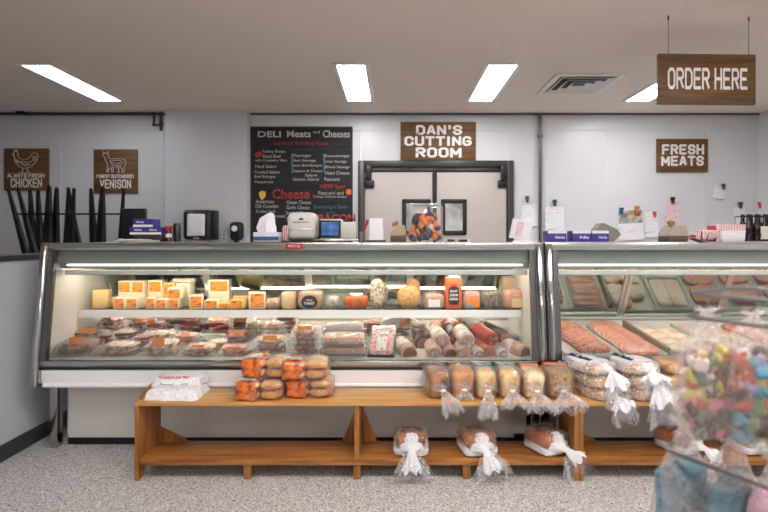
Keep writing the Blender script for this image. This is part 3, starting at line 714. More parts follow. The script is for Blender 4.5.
t = thing('pen_cup', 'grey cup holding a red marker at right of the scale', 'pen cup', on_top(361.5, 3.5))
part('cup', MB().lathe([(.016, 0), (.018, .002), (.019, .07), (.017, .07), (.015, .01)]), khaki, t)
part('marker', MB().tube([(0, 0, .03), (.035, 0, .125)], .006, 8).tube([(.031, 0, .11), (.043, 0, .148)], .0085, 8), mat('red_marker', 'c4241f', .4), t)
# white card stand
t = thing('card_stand', 'white folded card stand left of the candy jar', 'card stand', on_top(376, 3.38))
part('card', MB().box((0, 0, .082), (.088, .004, .15), 0, (-.12, 0, 0)).box((.004, -.03, .05), (.09, .004, .09), 0, (-.1, 0, 0)), M['paper'], t)
part('stand_base', MB().box((0, 0, .006), (.13, .1, .012), .003), M['black'], t)
def bell_box(label, px0, px1, py0, Y, hue):
    t = thing('tapered_box', label, 'box', (X((px0+px1)/2, Y), Y, TZ)); ww = (px1-px0)*.86*Y/F; h = Zc(py0, Y)-TZ
    part('base', MB().box((0, 0, h*.13), (ww, .13, h*.26), .006), mat('brown_base', '5b4a3a', .5), t)
    part('shell', MB().prism([(-ww/2, h*.265), (ww/2, h*.265), (ww*.40, h*.72), (-ww*.12, h*.72), (-ww*.45, h*.42)], -.065, .065, 'xz'), hue, t)
    part('top_clip', MB().box((ww*.0-.012, 0, h*.83), (ww*.26, .05, h*.2), .01, (0, .35, 0)).box((-.03, -.03, h*.76), (.022, .02, .03), .005), mat('ochre_clip', '9a7c48', .5), t)
bell_box('tan tapered box with dark base left of the candy jar', 389, 407.5, 219, 3.42, mat('tan_shell', 'b8a07c', .55))
bell_box('tan tapered box with dark base below the pink wall note', 661, 684.5, 219, 3.42, mat('beige_shell', 'b3a493', .55))
# square glass jar of wrapped candy
t = thing('candy_jar', 'square glass jar filled with orange and black wrapped sweets', 'jar', (X(425, 3.42), 3.42, TZ))
hj = Zc(203.5, 3.38)-TZ; wj = 34*3.4/F
part('glass_body', MB().box((0, 0, hj*.48), (wj, wj*.8, hj*.94), .02, seg=3), film('jar_glass', base=.14, edge=.6, body=.25, rough=.04, bump=None), t)
part('rim', MB().box((0, 0, hj*.975), (wj*.9, wj*.72, hj*.05), .006), film('jar_rim', base=.3, edge=.7, body=.3, rough=.05, bump=None), t)
cand = [mat('candy_orange', 'ff8a1c', .3), mat('candy_black', '1b181b', .25), mat('candy_violet', '3d2c46', .3), mat('candy_cream', 'e6c9b5', .35)]
cm = [MB().blob((0, 0, 0), (.062, .03, .04), .8, .014, 35, s, 14, 9).mesh('candy', cand[s % 4]) for s in range(4)]
random.seed(11)
for q in range(60):
    zz_ = .03+(q//10)*.027+random.random()*.006; sp = 1.15 if q < 50 else .9
    a = random.random()
    me = cm[random.choice([0, 0, 0, 1, 2, 3] if q % 10 < 5 else [0, 1, 1, 2])]
    o = link('candy', me, t, ((random.random()-.5)*(wj-.07)*sp, (random.random()-.6)*(wj*.8-.07)*sp*.8, zz_), (random.random()*3, random.random()*3, random.random()*3))
for px, ww_, l_ in ((451, .05, 'short dark marker lying right of the candy jar'), (463, .055, 'flat dark clip lying on the case top below the door window')):
    o = solo('marker' if px < 455 else 'binder_clip', MB().tube([(-ww_/2, 0, .009), (-ww_*.1, 0, .009), (ww_/2, 0, .009)], [.008, .009, .006], 8) if px < 455 else MB().box((0, 0, .008), (ww_, .03, .016), .003), M['black'], l_, 'marker' if px < 455 else 'clip', on_top(px, 3.36))
part('white_cap', MB().blob((.035, 0, .008), (.03, .014, .014), .8, nu=10, nv=8), M['paper'], o)
# right case top
lav = mat('violet_carton', '4a3a92', .45)
for (a, b, l_, tx) in ((545, 564, 'short violet glove box standing right of the case joint', ('Nitrile',)), (569.5, 588, 'left one of the two violet glove boxes by the tilted brown carton', ('Nit',)), (588.8, 605.5, 'violet glove box touching the tilted brown carton', ('Nitrile',))):
    o, ww, h = boxy('glove_box', l_, 'box', a, b, 231, 3.42, .11, lav)
    part('white_top', MB().box((0, -.0555, h*.88), (ww*.97, .003, h*.22)).box((0, 0, h+.001), (ww*.97, .1, .002)), M['paper'], o)
    lettering(tx[0], ww*.5, h*.26, M['letter'], o, (ww*.15, -.0552, h*.4), bold=.02, depth=.001)
x0 = X(606, 3.52)
solo('tilted_carton', MB().prism([(-.09, 0), (-.01, .0), (.05, .0), (.10, .05), (.075, .085), (-.02, .128), (-.035, .125), (-.11, .03)], -.05, .05, 'xz'), khaki, 'open grey-brown carton leaning on its corner behind the violet boxes', 'box', (x0, 3.56, TZ))
k42 = 3.42/F
for (a, b, hh, l_, mm) in ((692, 712, .075, 'loose pile of red checked paper food trays', check),):
    t = thing('paper_tray_pile', l_, 'paper trays', (X(702, 3.42), 3.42, TZ))
    for q in range(3):
        part('paper_tray', MB().box((-.02+.022*q, -.01*q, .032+.007*q), (.09, .09, .055), .004, (0, .35-.25*q, .2*q), 1.15), mm, t)
t = thing('paper_tray_stack', 'neat stack of red checked paper food trays beside the bottles', 'paper trays', (X(728, 3.42), 3.42, TZ))
for q in range(5): part('paper_tray', MB().box((0, 0, .016+.021*q), (.148+.003*q, .11, .030), .003, taper=1.06), check if q in (4,) else mat('white_tray_paper', 'eeeaea', .7) if q == 0 else check if q == 3 else M['paper'], t)
part('side_tray', MB().box((-.096, 0, .055), (.03, .1, .11), .004), check, t)
# bottle crate
cr = thing('bottle_rack', 'black wire rack of dark bottles at right end of the case top', 'rack', (X(762, 3.42), 3.42, TZ))
wr = MB()
for z in (.006, .06, .17):
    wr.tube([(-.14, -.06, z), (.22, -.06, z), (.22, .06, z), (-.14, .06, z)], .003, 6, closed=True)
for q in range(7):
    wr.tube([(-.14+.06*q, -.06, .006), (-.14+.06*q, -.06, .17)], .0022, 6).tube([(-.14+.06*q, .06, .006), (-.14+.06*q, .06, .17)], .0022, 6)
part('wire_frame', wr, M['black'], cr)
part('label_card', MB().box((.03, -.065, .06), (.17, .002, .085)), mat('printed_card', 'd8d2c4', .6, var=('b4553c', 14, .55, .62)), cr)
bot = mat('dark_bottle', '2a1512', .12); capm = mat('black_cap', '141414', .4)
bmesh_ = MB().lathe([(.02, 0), (.023, .004), (.023, .10), (.012, .13), (.010, .155)], seg=14).mesh('bottle', bot)
cmesh_ = MB().lathe([(.0115, .156), (.0125, .158), (.0125, .178), (.01, .18)], seg=12).mesh('cap', capm)
nb = 0
for r in range(2):
    for q in range(6):
        nm = ['front row', 'back row'][r]; o = link('sauce_bottle', bmesh_, None, (X(762, 3.42)-.11+.054*q, 3.42-.028+.056*r, TZ+.0035))
        tag(o, 'dark sauce bottle with black cap in the wire rack, %s' % nm, 'bottle', 'sauce bottles in the %s of the rack' % nm)
        link('cap', cmesh_, o)
# ---------------------------------------------------------------- papers and clips on the white wall
WZ = WY-.0065
def wall_paper(name, label, px0, px1, py0, py1, m, rot=0, cat='note', off=0, curl=.02):
    x, z, ww, hh = on_wall(px0, px1, py0, py1, WZ)
    mb = MB(); ny = 6; pr = [(-.001-curl*max(0, j/ny-.3)**2, (.5-j/ny)*hh) for j in range(ny+1)]
    mb.prism(pr+[(y-.0016, z_) for y, z_ in pr[::-1]], -ww/2, ww/2)
    return solo(name, mb, m, label, cat, (x, WZ-.003-off, z), (0, rot, 0)), ww, hh
pw = mat('printed_paper', 'f2f0f0', .7, var=('c9c8cc', 60, .58, .62), stretch=(.15, 1, 1.4))
pk = mat('pink_receipt', 'efd3d6', .7, var=('e5b9bd', 30, .5, .6))
wall_paper('wall_paper', 'white printed sheet hanging from a clip just right of the swing doors', 521, 538, 205, 226, pw)
wall_paper('wall_paper', 'white printed sheet hanging right of the vertical wall pipe', 545, 564, 207, 236, pw)
wall_paper('wall_paper', 'white sheet pinned with a red magnet between calendar and pink note', 645, 658, 212, 237, pw)
wall_paper('wall_paper', 'pink receipt sheet with blurred print above the tan tapered box', 664, 680, 201, 236, pk)
wall_paper('wall_paper', 'small curled white slip hanging below the fresh meats sign', 713, 724, 186, 199, pw, .2)
wall_paper('wall_paper', 'white sheet hanging behind the checked paper trays', 733, 745, 206, 238, pw)
o, ww, hh = wall_paper('wall_calendar', 'wall calendar with small photos held by blue and orange magnets', 618, 643, 209, 240, M['paper'], -.05, 'calendar')
cal = mat('calendar_photos', 'd9c4b0', .6, var=('8c8f92', 16, .45, .6))
part('photo_panel', MB().box((0, -.004, hh*.25), (ww*.95, .002, hh*.42)), cal, o)
for q, (sx, sz) in enumerate(((-.25, .3), (.02, .38), (.28, .33), (-.2, .12))):
    part('photo', MB().box((sx*ww, -.0062, sz*hh), (ww*.22, .002, hh*.15)), mat('photo_tone_%d' % q, ['7f8c96', 'c98f5c', '8d6f5a', '9aa7a8'][q], .5), o)
part('lower_page', MB().box((0, -.006, -hh*.25), (ww*.97, .002, hh*.46), 0, (.03, 0, 0)), pw, o)
def magnet(label, px, py, c, name='wall_clip', r=2.7, cat='clip'):
    p = P(px, py, WZ); k = WZ/F
    o = solo(name, MB().box((0, 0, r*.45*k), (r*1.5*k, .03, r*1.2*k), .008).box((0, -.005, -r*.7*k), (r*.95*k, .025, r*1.4*k), .006), c, label, cat, (p.x, WZ-.028, p.z))
clipd = mat('olive_clip', '4a4a3e', .4)
magnet('dark olive clip above the sheet beside the swing doors', 526.5, 199, clipd)
magnet('dark green clip above the sheet right of the pipe', 554, 202.5, mat('green_clip', '2c4a44', .4))
magnet('blue magnet at upper left of the calendar', 620.5, 210.5, mat('blue_magnet', '2c4d8f', .4), 'magnet', cat='magnet')
magnet('orange magnet at upper right of the calendar', 636, 209, mat('orange_magnet', 'cf7f2c', .4), 'magnet', 3, 'magnet')
magnet('red magnet with dark top between calendar and pink note', 653.5, 214, mat('red_magnet', 'd1432e', .4), 'magnet', 2.4, 'magnet')
magnet('black clip above the pink receipt sheet', 671.5, 200, M['black'])
magnet('brown clip holding the small curled slip', 722, 186.5, mat('brown_clip', '584838', .4), r=2.4)
magnet('dark clip above the sheet behind the paper trays', 739, 205, clipd)
magnet('bright red magnet above the dark bottles', 758.5, 205, mat('scarlet_magnet', 'cf3a22', .4), 'magnet', 2.6, 'magnet')
o = solo('leaning_card', MB().box((0, 0, .07), (.14, .004, .135), 0, (.1, .18, 0)), M['paper'], 'white card with a pink panel leaning at the end of the left case', 'card', (X(521, 3.48), 3.48, TZ+.012))
part('pink_panel', MB().box((-.012, -.0042, .075), (.045, .003, .1), 0, (.1, .18, 0)), pk, o)
solo('paper_slip', MB().pillow((0, 0, 0), (.15, .09, .01), .003), M['paper'], 'white paper slip lying in front of the leaning card', 'paper', on_top(524, 3.34))


# ---------------------------------------------------------------- cheese and meats on the glass shelf
SZ = .8425; SYf = 3.55
def zshelf(): return SZ
cheese = mat('cheese_cream', 'f0cf8e', .4, sss=.1); cheese2 = mat('cheese_ivory', 'f7ead0', .35, sss=.1)
wrap = M['vac']
print_lines = mat('orange_price_label', 'f7993c', .5, var=('a85a1c', 55, .56, .6), stretch=(.35, 1, 1.6))
def cheese_block(i, px0, px1, py0, py1, Y, d=.11, lab=1, m=None, rz=0, label='', z0=None, wrapd=True):
    ww = (px1-px0)*Y/F; h = (py1-py0)*Y/F; z0 = SZ if z0 is None else z0
    t = thing('cheese_block', label, 'cheese', (X((px0+px1)/2, Y+.0), Y+d/2, z0+.001), (0, 0, rz))
    part('cheese', MB().box((0, 0, h/2), (ww, d, h), .005), m or cheese2, t)
    if lab:
        for q in range(lab):
            lw = ww*.86/lab; cx = -ww*.45+lw*(q+.5)
            part('price_label', MB().box((cx, -d/2-.0016, h*.52), (lw*.92, .0016, h*.8)), print_lines, t)
    return t, h
cb = [  # px0, px1, ytop, ybase, Y, depth, labels, level
 (91, 105, 291.5, 310, 3.52, .10, 0, 'tall yellow cheese block at left end of shelf, no label'),
 (112.5, 124.5, 298.5, 310, 3.50, .11, 1, 'orange-labelled cheese block, first in front row after the tall yellow one'),
 (125.5, 137.5, 299, 310, 3.50, .11, 1, 'orange-labelled cheese block, second in front row after the tall yellow one'),
 (145, 153.5, 298.5, 310, 3.50, .11, 1, 'narrow labelled cheese block left of two squat ones in front row'),
 (154.5, 165.5, 300, 310, 3.50, .11, 1, 'squat orange-labelled cheese block, left of the pair under the single raised block'),
 (166.5, 178, 300, 310, 3.50, .11, 1, 'squat orange-labelled cheese block, right of the pair under the single raised block'),
 (187, 200, 296.5, 310, 3.50, .11, 1, 'white cheese block with tall orange label in mid front row'),
 (203.5, 217.5, 301, 310, 3.50, .10, 1, 'low cheese block with a pale top just right of mid front row'),
 (218.5, 228.5, 304, 310, 3.50, .10, 1, 'lowest flat orange cheese piece in front row'),
 (230, 244, 300.5, 310, 3.50, .10, 1, 'orange cheese block left of the large white block'),
 (246.5, 263, 293.5, 310, 3.50, .12, 1, 'large white cheese block at right end of the cheese row'),
]
tops = {}
for i, (a, b, c, d, Y, dp, lab, l_) in enumerate(cb):
    t, h = cheese_block(i, a, b, c, d, Y, dp, lab, cheese if i in (0, 9, 8) else None, [.22, .06, .03, .16, .1, .14, .32, .1, .05, -.05, .3][i], l_)
    tops[i] = h
# second layer behind and on top
back = [
 (92, 104, 300, 3.64, 'ivory cheese piece tucked behind the tall yellow block', None, 0, 0),
 (106, 112, 297, 3.64, 'slim ivory cheese wedge behind the front row left end', None, 0, 0),
 (118, 131, 281, 3.64, 'rear cheese block with orange label, left end of raised back row', None, 1, 0),
 (131.5, 144, 281, 3.64, 'rear cheese block with orange label, second of raised back row', None, 1, 0),
 (148, 162, 280.5, 3.64, 'tall rear cheese block, third of raised back row', None, 1, 0),
 (163, 174, 283, 3.64, 'rear orange cheese block, fourth of raised back row', cheese, 1, 0),
 (176, 190, 283, 3.66, 'plain ivory cheese block behind the mid shelf, unlabelled', None, 0, 0),
 (208, 228, 280, 3.64, 'large white rear block with tilted orange label, right end of back row', None, 1, .12),
 (232, 252, 296, 3.66, 'orange cheese slab lying behind the front row', cheese, 0, .2),
]
for (a, b, c, Y, l_, m_, lab, rz) in back:
    ww = (b-a)*Y/F; h = Zc(c, Y)-SZ
    t, _ = cheese_block(0, a, b, 0, h*F/Y, Y, .10, 0, m_, rz, l_)
    if lab: part('price_label', MB().box((0, -.052, h-.045), (ww*.82, .0016, .07)), print_lines, t)
t, _ = cheese_block(0, 167.5, 181, 0, 1, 3.50, .1, 0, None, 0, 'temp')
for c_ in list(t.children): bpy.data.objects.remove(c_)
t['label'] = 'single raised labelled cheese block resting on the squat front pair'
t.location.z = SZ+tops[5]+.002; hh = .078
part('cheese', MB().box((0, 0, hh/2), (.092, .1, hh), .005), cheese2, t)
part('price_label', MB().box((0, -.0516, hh*.5), (.078, .0016, hh*.72)), print_lines, t)
for (a, b, y0, Y, l_) in ((186, 203, 277.5, 3.72, 'flat pale cheese package on top of the back stack, mid shelf'),):
    zt = Zc(283, 3.66)+.003
    t = thing('cheese_package', l_, 'cheese', (X(184, 3.70), 3.71, zt), (0, 0, .1))
    part('cheese', MB().box((0, 0, .014), (.14, .08, .026), .006), cheese2, t)
    part('wrapper', MB().pillow((0, 0, 0), (.19, .1, .032), .005), wrap, t)
# round cheese, cylinder, oval-labelled loaf ...
def wrapped(t, d, seed=0, z=None, m=None):
    part('wrapper', MB().blob((0, 0, d[2]/2), (d[0]+.008, d[1]+.008, d[2]+.006), .5, .006, 30, seed), m or wrap, t)
KS = 3.55/F
def shelf_thing(name, label, cat, px, Y=3.55, rz=0): return thing(name, label, cat, (X(px, Y), Y, SZ+.001), (0, 0, rz))
t = shelf_thing('ham_piece', 'small pink wrapped ham end left of the cream cheese drum', 'ham', 273.5)
part('ham', MB().blob((0, 0, .035), (.098, .09, .07), .6, .004, 20, 1), mat('pale_ham', 'dba98c', .4, var=('c98f76', 30, .4, .6)), t); wrapped(t, (.10, .09, .072), 1)
t = shelf_thing('cheese_drum', 'cream coloured cylindrical cheese beside the oval-labelled package', 'cheese', 289)
part('cheese', MB().lathe([(.045, 0), (.05, .005), (.05, .105), (.047, .112), (.0, .113)], seg=26), mat('drum_cheese', 'e5c793', .45, var=('dcb77c', 15, .4, .6)), t)
wrapped(t, (.1, .1, .118), 2)
t = shelf_thing('turkey_loaf', 'packaged meat loaf with black oval label and white lettering', 'packaged meat', 311)
part('loaf', MB().blob((0, 0, .062), (.165, .12, .124), .45, .006, 15, 3), mat('tan_loaf', 'cfa682', .45, var=('b98a66', 25, .4, .6)), t)
wrapped(t, (.172, .125, .13), 3)
ov = part('oval_label', MB().prism([(math.cos(a*PI/12)*.055, .052+math.sin(a*PI/12)*.045) for a in range(24)], -.071, -.069, 'xz'), M['blackboard'], t)
lettering('Honey', .045, .018, M['letter'], ov, (0, -.0715, .064), depth=.001); lettering('TURKEY', .075, .018, M['letter'], ov, (0, -.0715, .042), depth=.001, bold=.02)
t = shelf_thing('mould_cheese', 'small round grey-white wrapped cheese beside the oval-labelled package', 'cheese', 333)
part('cheese', MB().blob((0, 0, .045), (.1, .09, .088), .8, .005, 18, 4), mat('grey_rind', 'c9bfb2', .6, var=('8d8378', 35, .5, .65)), t); wrapped(t, (.104, .095, .093), 4)
t = shelf_thing('smoked_ham', 'glossy orange-brown smoked ham with white tag on shelf', 'ham', 356.5)
part('ham', MB().blob((0, 0, .048), (.17, .11, .094), .5, .008, 12, 5), mat('smoked_skin', 'cf6c2a', .25, var=('a4481a', 20, .4, .65), coat=.4), t)
part('tag_label', MB().box((.0, -.02, .094), (.09, .05, .003), .001, (.5, 0, 0)), M['paper'], t)
t = shelf_thing('salami_log', 'tall upright salami with mottled white casing and rounded top', 'salami', 377)
salm = mat('mottled_casing', 'd5cbb8', .55, var=('7d6a58', 45, .46, .62), bump=(60, .5, .004))
part('salami', MB().blob((0, 0, .104), (.098, .085, .208), .75, .004, 20, 6), salm, t)
t = thing('salami_log', 'second mottled salami leaning just behind the upright one', 'salami', (X(383, 3.66), 3.68, SZ+.001))
part('salami', MB().blob((0, 0, .085), (.07, .07, .17), .75, .004, 20, 8), salm, t)
t = shelf_thing('gouda_wheel', 'round tan cheese standing on edge with netted surface', 'cheese', 409)
gd = mat('tan_rind', 'd9ae72', .5, var=('c08f52', 60, .45, .6), bump=(80, .4, .003))
part('cheese', MB().blob((0, 0, .078), (.165, .09, .156), .85, .003, 15, 9), gd, t)
t = thing('gouda_wheel', 'smaller round tan cheese peeking above the netted one', 'cheese', (X(413, 3.68), 3.69, SZ+.001))
part('cheese', MB().blob((0, 0, .098), (.11, .08, .196), .8, .002, 15, 10), gd, t)
t = shelf_thing('deli_pack', 'clear packaged pale pink meat left of the tall orange carton', 'packaged meat', 433.5)
part('meat', MB().blob((0, 0, .05), (.135, .10, .1), .35, .004, 20, 11), mat('pink_tan_meat', 'd9a890', .4, var=('c48a70', 28, .4, .6)), t)
wrapped(t, (.14, .105, .108), 11); part('white_label', MB().box((0, -.058, .04), (.08, .002, .05)), M['paper'], t)
t = shelf_thing('cheese_carton', 'tall orange carton of cheese with black lettered label', 'cheese', 453)
orc = mat('orange_carton', 'e8622a', .35)
part('carton', MB().box((0, 0, .105), (.11, .08, .21), .008), orc, t)
part('plastic_top', MB().prism([(-.054, .211), (.054, .211), (.03, .245), (.0, .262), (-.02, .24)], -.035, .035, 'xz'), M['film2'], t)
lb = part('black_label', MB().prism([(x_*1, z_) for x_, z_ in ((-.036, .045), (-.028, .03), (.028, .03), (.036, .045), (.036, .14), (.02, .155), (-.02, .155), (-.036, .14))], -.043, -.041, 'xz'), M['blackboard'], t)
lettering('SHARP', .052, .016, M['letter'], lb, (0, -.0435, .122), depth=.001, bold=.02); lettering('CHEDDAR', .058, .016, M['letter'], lb, (0, -.0435, .095), depth=.001, bold=.02); lettering('CHEESE', .058, .016, M['letter'], lb, (0, -.0435, .068), depth=.001, bold=.02)
part('red_mark', MB().blob((0, -.042, .165), (.045, .006, .024), .9, nu=12, nv=6), mat('red_mark', 'c9302a', .4), t)
t = shelf_thing('deli_pack', 'packaged meat with orange and blue label right of tall orange carton', 'packaged meat', 471)
part('meat', MB().blob((0, 0, .06), (.112, .1, .12), .35, .004, 20, 12), mat('rosy_meat', 'd8a08c', .4, var=('c07a66', 28, .4, .6)), t)
wrapped(t, (.116, .105, .126), 12)
part('orange_band', MB().box((.008, -.056, .045), (.085, .002, .065)), M['orange'], t); part('blue_band', MB().box((-.02, -.058, .022), (.04, .002, .02)), mat('light_blue_print', '6fa3c9', .5), t)
t = shelf_thing('peppered_beef', 'dark peppered round beef roast on the shelf', 'roast beef', 491)
part('roast', MB().blob((0, 0, .062), (.145, .12, .124), .5, .008, 22, 13), mat('pepper_crust', '8a7a66', .6, var=('4a3d30', 50, .42, .6), bump=(90, .8, .004)), t)
wrapped(t, (.15, .122, .13), 13)
t = shelf_thing('turkey_breast', 'large peach coloured turkey breast with cream label, right end of shelf', 'turkey', 514)
part('breast', MB().blob((0, 0, .066), (.165, .13, .132), .45, .007, 15, 14), mat('peach_turkey', 'dda07a', .4, var=('cc8258', 18, .4, .65)), t)
wrapped(t, (.168, .134, .136), 14); part('cream_label', MB().box((.01, -.071, .045), (.08, .002, .06)), mat('cream_label', 'dcc28e', .6), t)
t = thing('turkey_breast', 'pale turkey breast stacked behind the peach one at shelf end', 'turkey', (X(511, 3.70), 3.72, SZ+.001))
part('breast', MB().blob((0, 0, .105), (.15, .1, .21), .35, .005, 15, 15), mat('pale_turkey', 'd8b995', .4), t)

# ---------------------------------------------------------------- packs on the sloping deck of the left case
SL = .087
pink = mat('pink_sliced_meat', 'e6a492', .3, var=('a8503f', 24, .38, .6)); palem = mat('pale_sliced_meat', 'f0cfb6', .3, var=('b06e52', 26, .42, .62))
brown = mat('brown_jerky', 'b9764e', .35, var=('4e2618', 26, .38, .58)); deep = mat('deep_red_meat', '8e2f26', .3, var=('6a1f1b', 25, .4, .6)); baconm = mat('bacon_strips', 'b5543c', .35, var=('ecc9a8', 22, .45, .55, 'wave'))
def deck_loc(px, Y, up=0): return (X(px, Y), Y, zdeck(Y)+.0035+up)
def meat_pack(label, px, Y, ww, d, h, m, slices=3, sticker=None, rz=0, up=0, cat='packaged meat', seed=0, name='meat_pack'):
    random.seed(seed*13+5)
    t = thing(name, label, cat, deck_loc(px, Y, up), (SL*1.0, 0, rz))
    for q in range(slices):
        part('slice', MB().blob((random.uniform(-.015, .015)*ww/.2, random.uniform(-.01, .01), h*(.2+.62*q/max(1, slices-1)) if slices > 1 else h*.5), (ww*.8, d*.78, h*.78/slices+.004), .5, .006, 22, seed+q, 20, 8, (0, 0, random.uniform(-.12, .12))), m, t)
    part('film', MB().pillow((0, 0, .0), (ww*1.08, d*1.08, h*1.08), .014, 26, seed, 24, 18), wrap, t)
    if sticker:
        sx, sw, sh = sticker
        part('price_sticker', MB().box((sx*ww, -d*.30, h*.98), (sw*1.1, sh*1.1, .0022), .0005, (.95, 0, .08)), M['orange'], t)
    return t
# front row
meat_pack('jerky pack with orange sticker at front left corner of the deck', 80, 3.28, .25, .19, .075, brown, 5, (-.0, .07, .075), .12, seed=1)
meat_pack('long pale sausage-strip pack, second from the left in front row', 121, 3.28, .25, .17, .06, palem, 4, None, .03, seed=2)
meat_pack('pink meat pack with orange sticker, third from the left in front row', 164, 3.28, .22, .17, .072, palem, 4, (-.05, .07, .07), -.05, seed=3)
meat_pack('pale pack with thin orange sticker, fourth from the left in front row', 200.5, 3.27, .21, .17, .05, palem, 3, (.0, .07, .03), .05, seed=4)
meat_pack('low pink pack with thin orange sticker, left of the tall pack stacks', 236, 3.27, .20, .16, .038, pink, 2, (.0, .08, .03), -.04, seed=5)
# second row
meat_pack('dark jerky pack with orange sticker in second row at the left', 91, 3.50, .25, .16, .085, brown, 4, (.0, .10, .05), .1, seed=6)
meat_pack('dark smoked meat pack in second row, behind the long pale pack', 125, 3.52, .18, .16, .075, deep, 3, None, -.1, seed=7)
meat_pack('pale strip pack in second row behind the third sticker pack', 160, 3.50, .26, .15, .075, palem, 4, None, .06, seed=8)
meat_pack('small red pack with orange sticker behind the low pink pack', 238, 3.50, .17, .15, .075, deep, 3, (.0, .09, .04), .1, seed=9)
meat_pack('small red sticker pack at the back, left of the pack stacks', 243, 3.72, .15, .13, .105, deep, 4, (.0, .08, .04), -.1, seed=10)
meat_pack('dark pack at the back behind the jerky', 142, 3.72, .17, .13, .10, pink, 4, (.0, .09, .04), .2, seed=11)
meat_pack('dark tray pack under the red sausages', 212, 3.44, .2, .15, .05, mat('charcoal_pack', '4b4a4c', .3), 2, None, 0, seed=12)

for (px, Y, up, ww, d, h, m_, st, rz, l_) in (
  (88, 3.74, .0, .24, .16, .10, palem, None, .1, 'pale pack at the back left corner of the deck, under the shelf'),
  (113, 3.70, .0, .16, .14, .13, pink, (0, .05, .05), -.2, 'tall pink pack at the back between the jerky and the smoked meat'),
  (107, 3.42, .0, .12, .12, .085, brown, None, .3, 'small dark jerky pack wedged between the two left front packs'),
  (143, 3.38, .0, .13, .12, .08, deep, None, -.3, 'small dark pack wedged behind the second and third front packs'),
  (165, 3.80, .0, .2, .1, .14, brown, None, .1, 'brown pack standing at the back behind the strip packs'),
  (187, 3.45, .0, .17, .15, .075, pink, (0, .05, .03), .2, 'pink pack in second row above the fourth front pack'),
  (190, 3.80, .0, .18, .10, .13, deep, None, -.1, 'dark red pack at the back behind the long dry sausage'),
  (219, 3.78, .0, .2, .12, .10, palem, (0, .06, .03), .1, 'pale pack at the back behind the sausage heap'),
  (218, 3.36, .0, .14, .12, .055, palem, None, .2, 'small pale pack between the two thin-sticker packs'),
  (254, 3.62, .0, .12, .12, .12, palem, None, .2, 'pale narrow pack left of the rear pack stack'),
  (306, 3.58, .0, .17, .15, .10, palem, None, .0, 'pale pack in the shade behind the ham stack'),
  (288, 3.70, .0, .15, .13, .15, pink, None, .1, 'pink pack at the back between the two tall stacks'),
  (372, 3.70, .0, .2, .12, .10, pink, None, .1, 'pink pack at the back between bacon stack and black trays'),
  (418, 3.55, .0, .12, .15, .13, brown, None, .1, 'brown pack behind the dark log, right of the white and orange bag')):
    meat_pack(l_, px, Y, ww, d, h, m_, 4, st, rz, up, seed=int(px*3))
# sausages
def capsule(L, r, bend=0, n=10):
    pts = []; rs = []
    for q in range(n+1):
        u = q/n*2-1; pts.append((u*L/2, bend*(1-u*u), 0)); rs.append(max(r*.12, r*(1-abs(u)**5)**.5))
    return MB().tube(pts, rs, 12)
reds = mat('red_sausage', 'b3442a', .3, var=('8a2a1c', 20, .4, .6)); dks = mat('dark_dry_sausage', '5a2f26', .4, var=('3d1d18', 25, .4, .6))
sg = [(176, 3.72, .09, .10, dks, .1, 'long dark dry sausage lying at the back under the shelf'), (200, 3.66, .07, .06, dks, -.9, 'short dark sausage pointing forward in the sausage heap'), (206, 3.62, .075, .065, dks, -1.2, 'dark stub sausage next to the red one'),
      (214, 3.62, .09, .16, reds, .15, 'long red sausage on top of the sausage heap'), (222, 3.56, .085, .10, reds, .7, 'bright red short sausage at right of the heap'), (196, 3.60, .06, .08, dks, -.6, 'dark sausage at the left side of the heap')]
for (px, Y, up, L, m_, rz, l_) in sg:
    solo('dry_sausage', capsule(L, .020 if m_ is dks else .017, .006), m_, l_, 'sausage', (X(px, Y), Y, zdeck(Y)+up), (0, 0, rz))
meat_pack('orange-fringed sausage pack under the shelf, behind the strip packs', 155, 3.64, .15, .12, .11, reds, 3, (0, .05, .04), -.2, seed=13)
# tall stacks
def stack(prefix, px, Y, ww, d, n, dz, m, sticker_top=True, seed=20, group=None, names=None):
    for q in range(n):
        meat_pack('%s, %s' % (prefix, names[q]), px+random.Random(seed+q).uniform(-1, 1), Y, ww, d, dz*.96, m if q % 2 else palem, 1, (0, .08, .045) if (q == n-1 and sticker_top) else None, random.Random(seed+q).uniform(-.05, .05), q*dz, seed=seed+q)
nm = ['bottom of its stack', 'second from the bottom', 'third from the bottom', 'fourth from the bottom', 'topmost']
stack('flat brown meat pack in pile left of the hams', 270.5, 3.29, .22, .17, 3, .032, pink, True, 20, names=['bottom of its stack', 'middle of its stack', 'topmost'])
stack('flat pale pack in the rear stack under the shelf', 271, 3.56, .23, .16, 3, .042, palem, False, 30, names=['bottom of its stack', 'middle of its stack', 'topmost'])
stack('square pink ham pack in the tallest narrow stack', 306, 3.29, .165, .16, 5, .031, pink, True, 40, names=nm)
trayp = M['tray']
def tray_pack(label, px, Y, up, ww, d, h, m, traym, lab=None, rz=0, seed=0, content=True):
    t = thing('meat_tray', label, 'meat tray', deck_loc(px, Y, up), (SL, 0, rz))
    tb_ = MB().box((0, 0, h*.35), (ww, d, h*.7), .006, taper=1.04)
    part('tray', tb_, traym, t)
    if content: part('meat', MB().blob((0, 0, h*.55), (ww*.93, d*.9, h*.8), .3, .005, 25, seed), m, t)
    part('film', MB().pillow((0, 0, h*.3), (ww*1.05, d*1.05, h*.72), .004, 25, seed), wrap, t)
    if lab: part('pack_label', MB().box((0, -.02, h*1.03), (ww*.4, d*.5, .002), .0005), lab, t)
    return t
tray_pack('bacon tray at the bottom of the wide bacon stack', 344, 3.28, 0, .28, .17, .055, baconm, trayp, seed=50)
tray_pack('bacon tray in the middle of the wide bacon stack', 344, 3.28, .061, .27, .17, .055, baconm, trayp, seed=51)
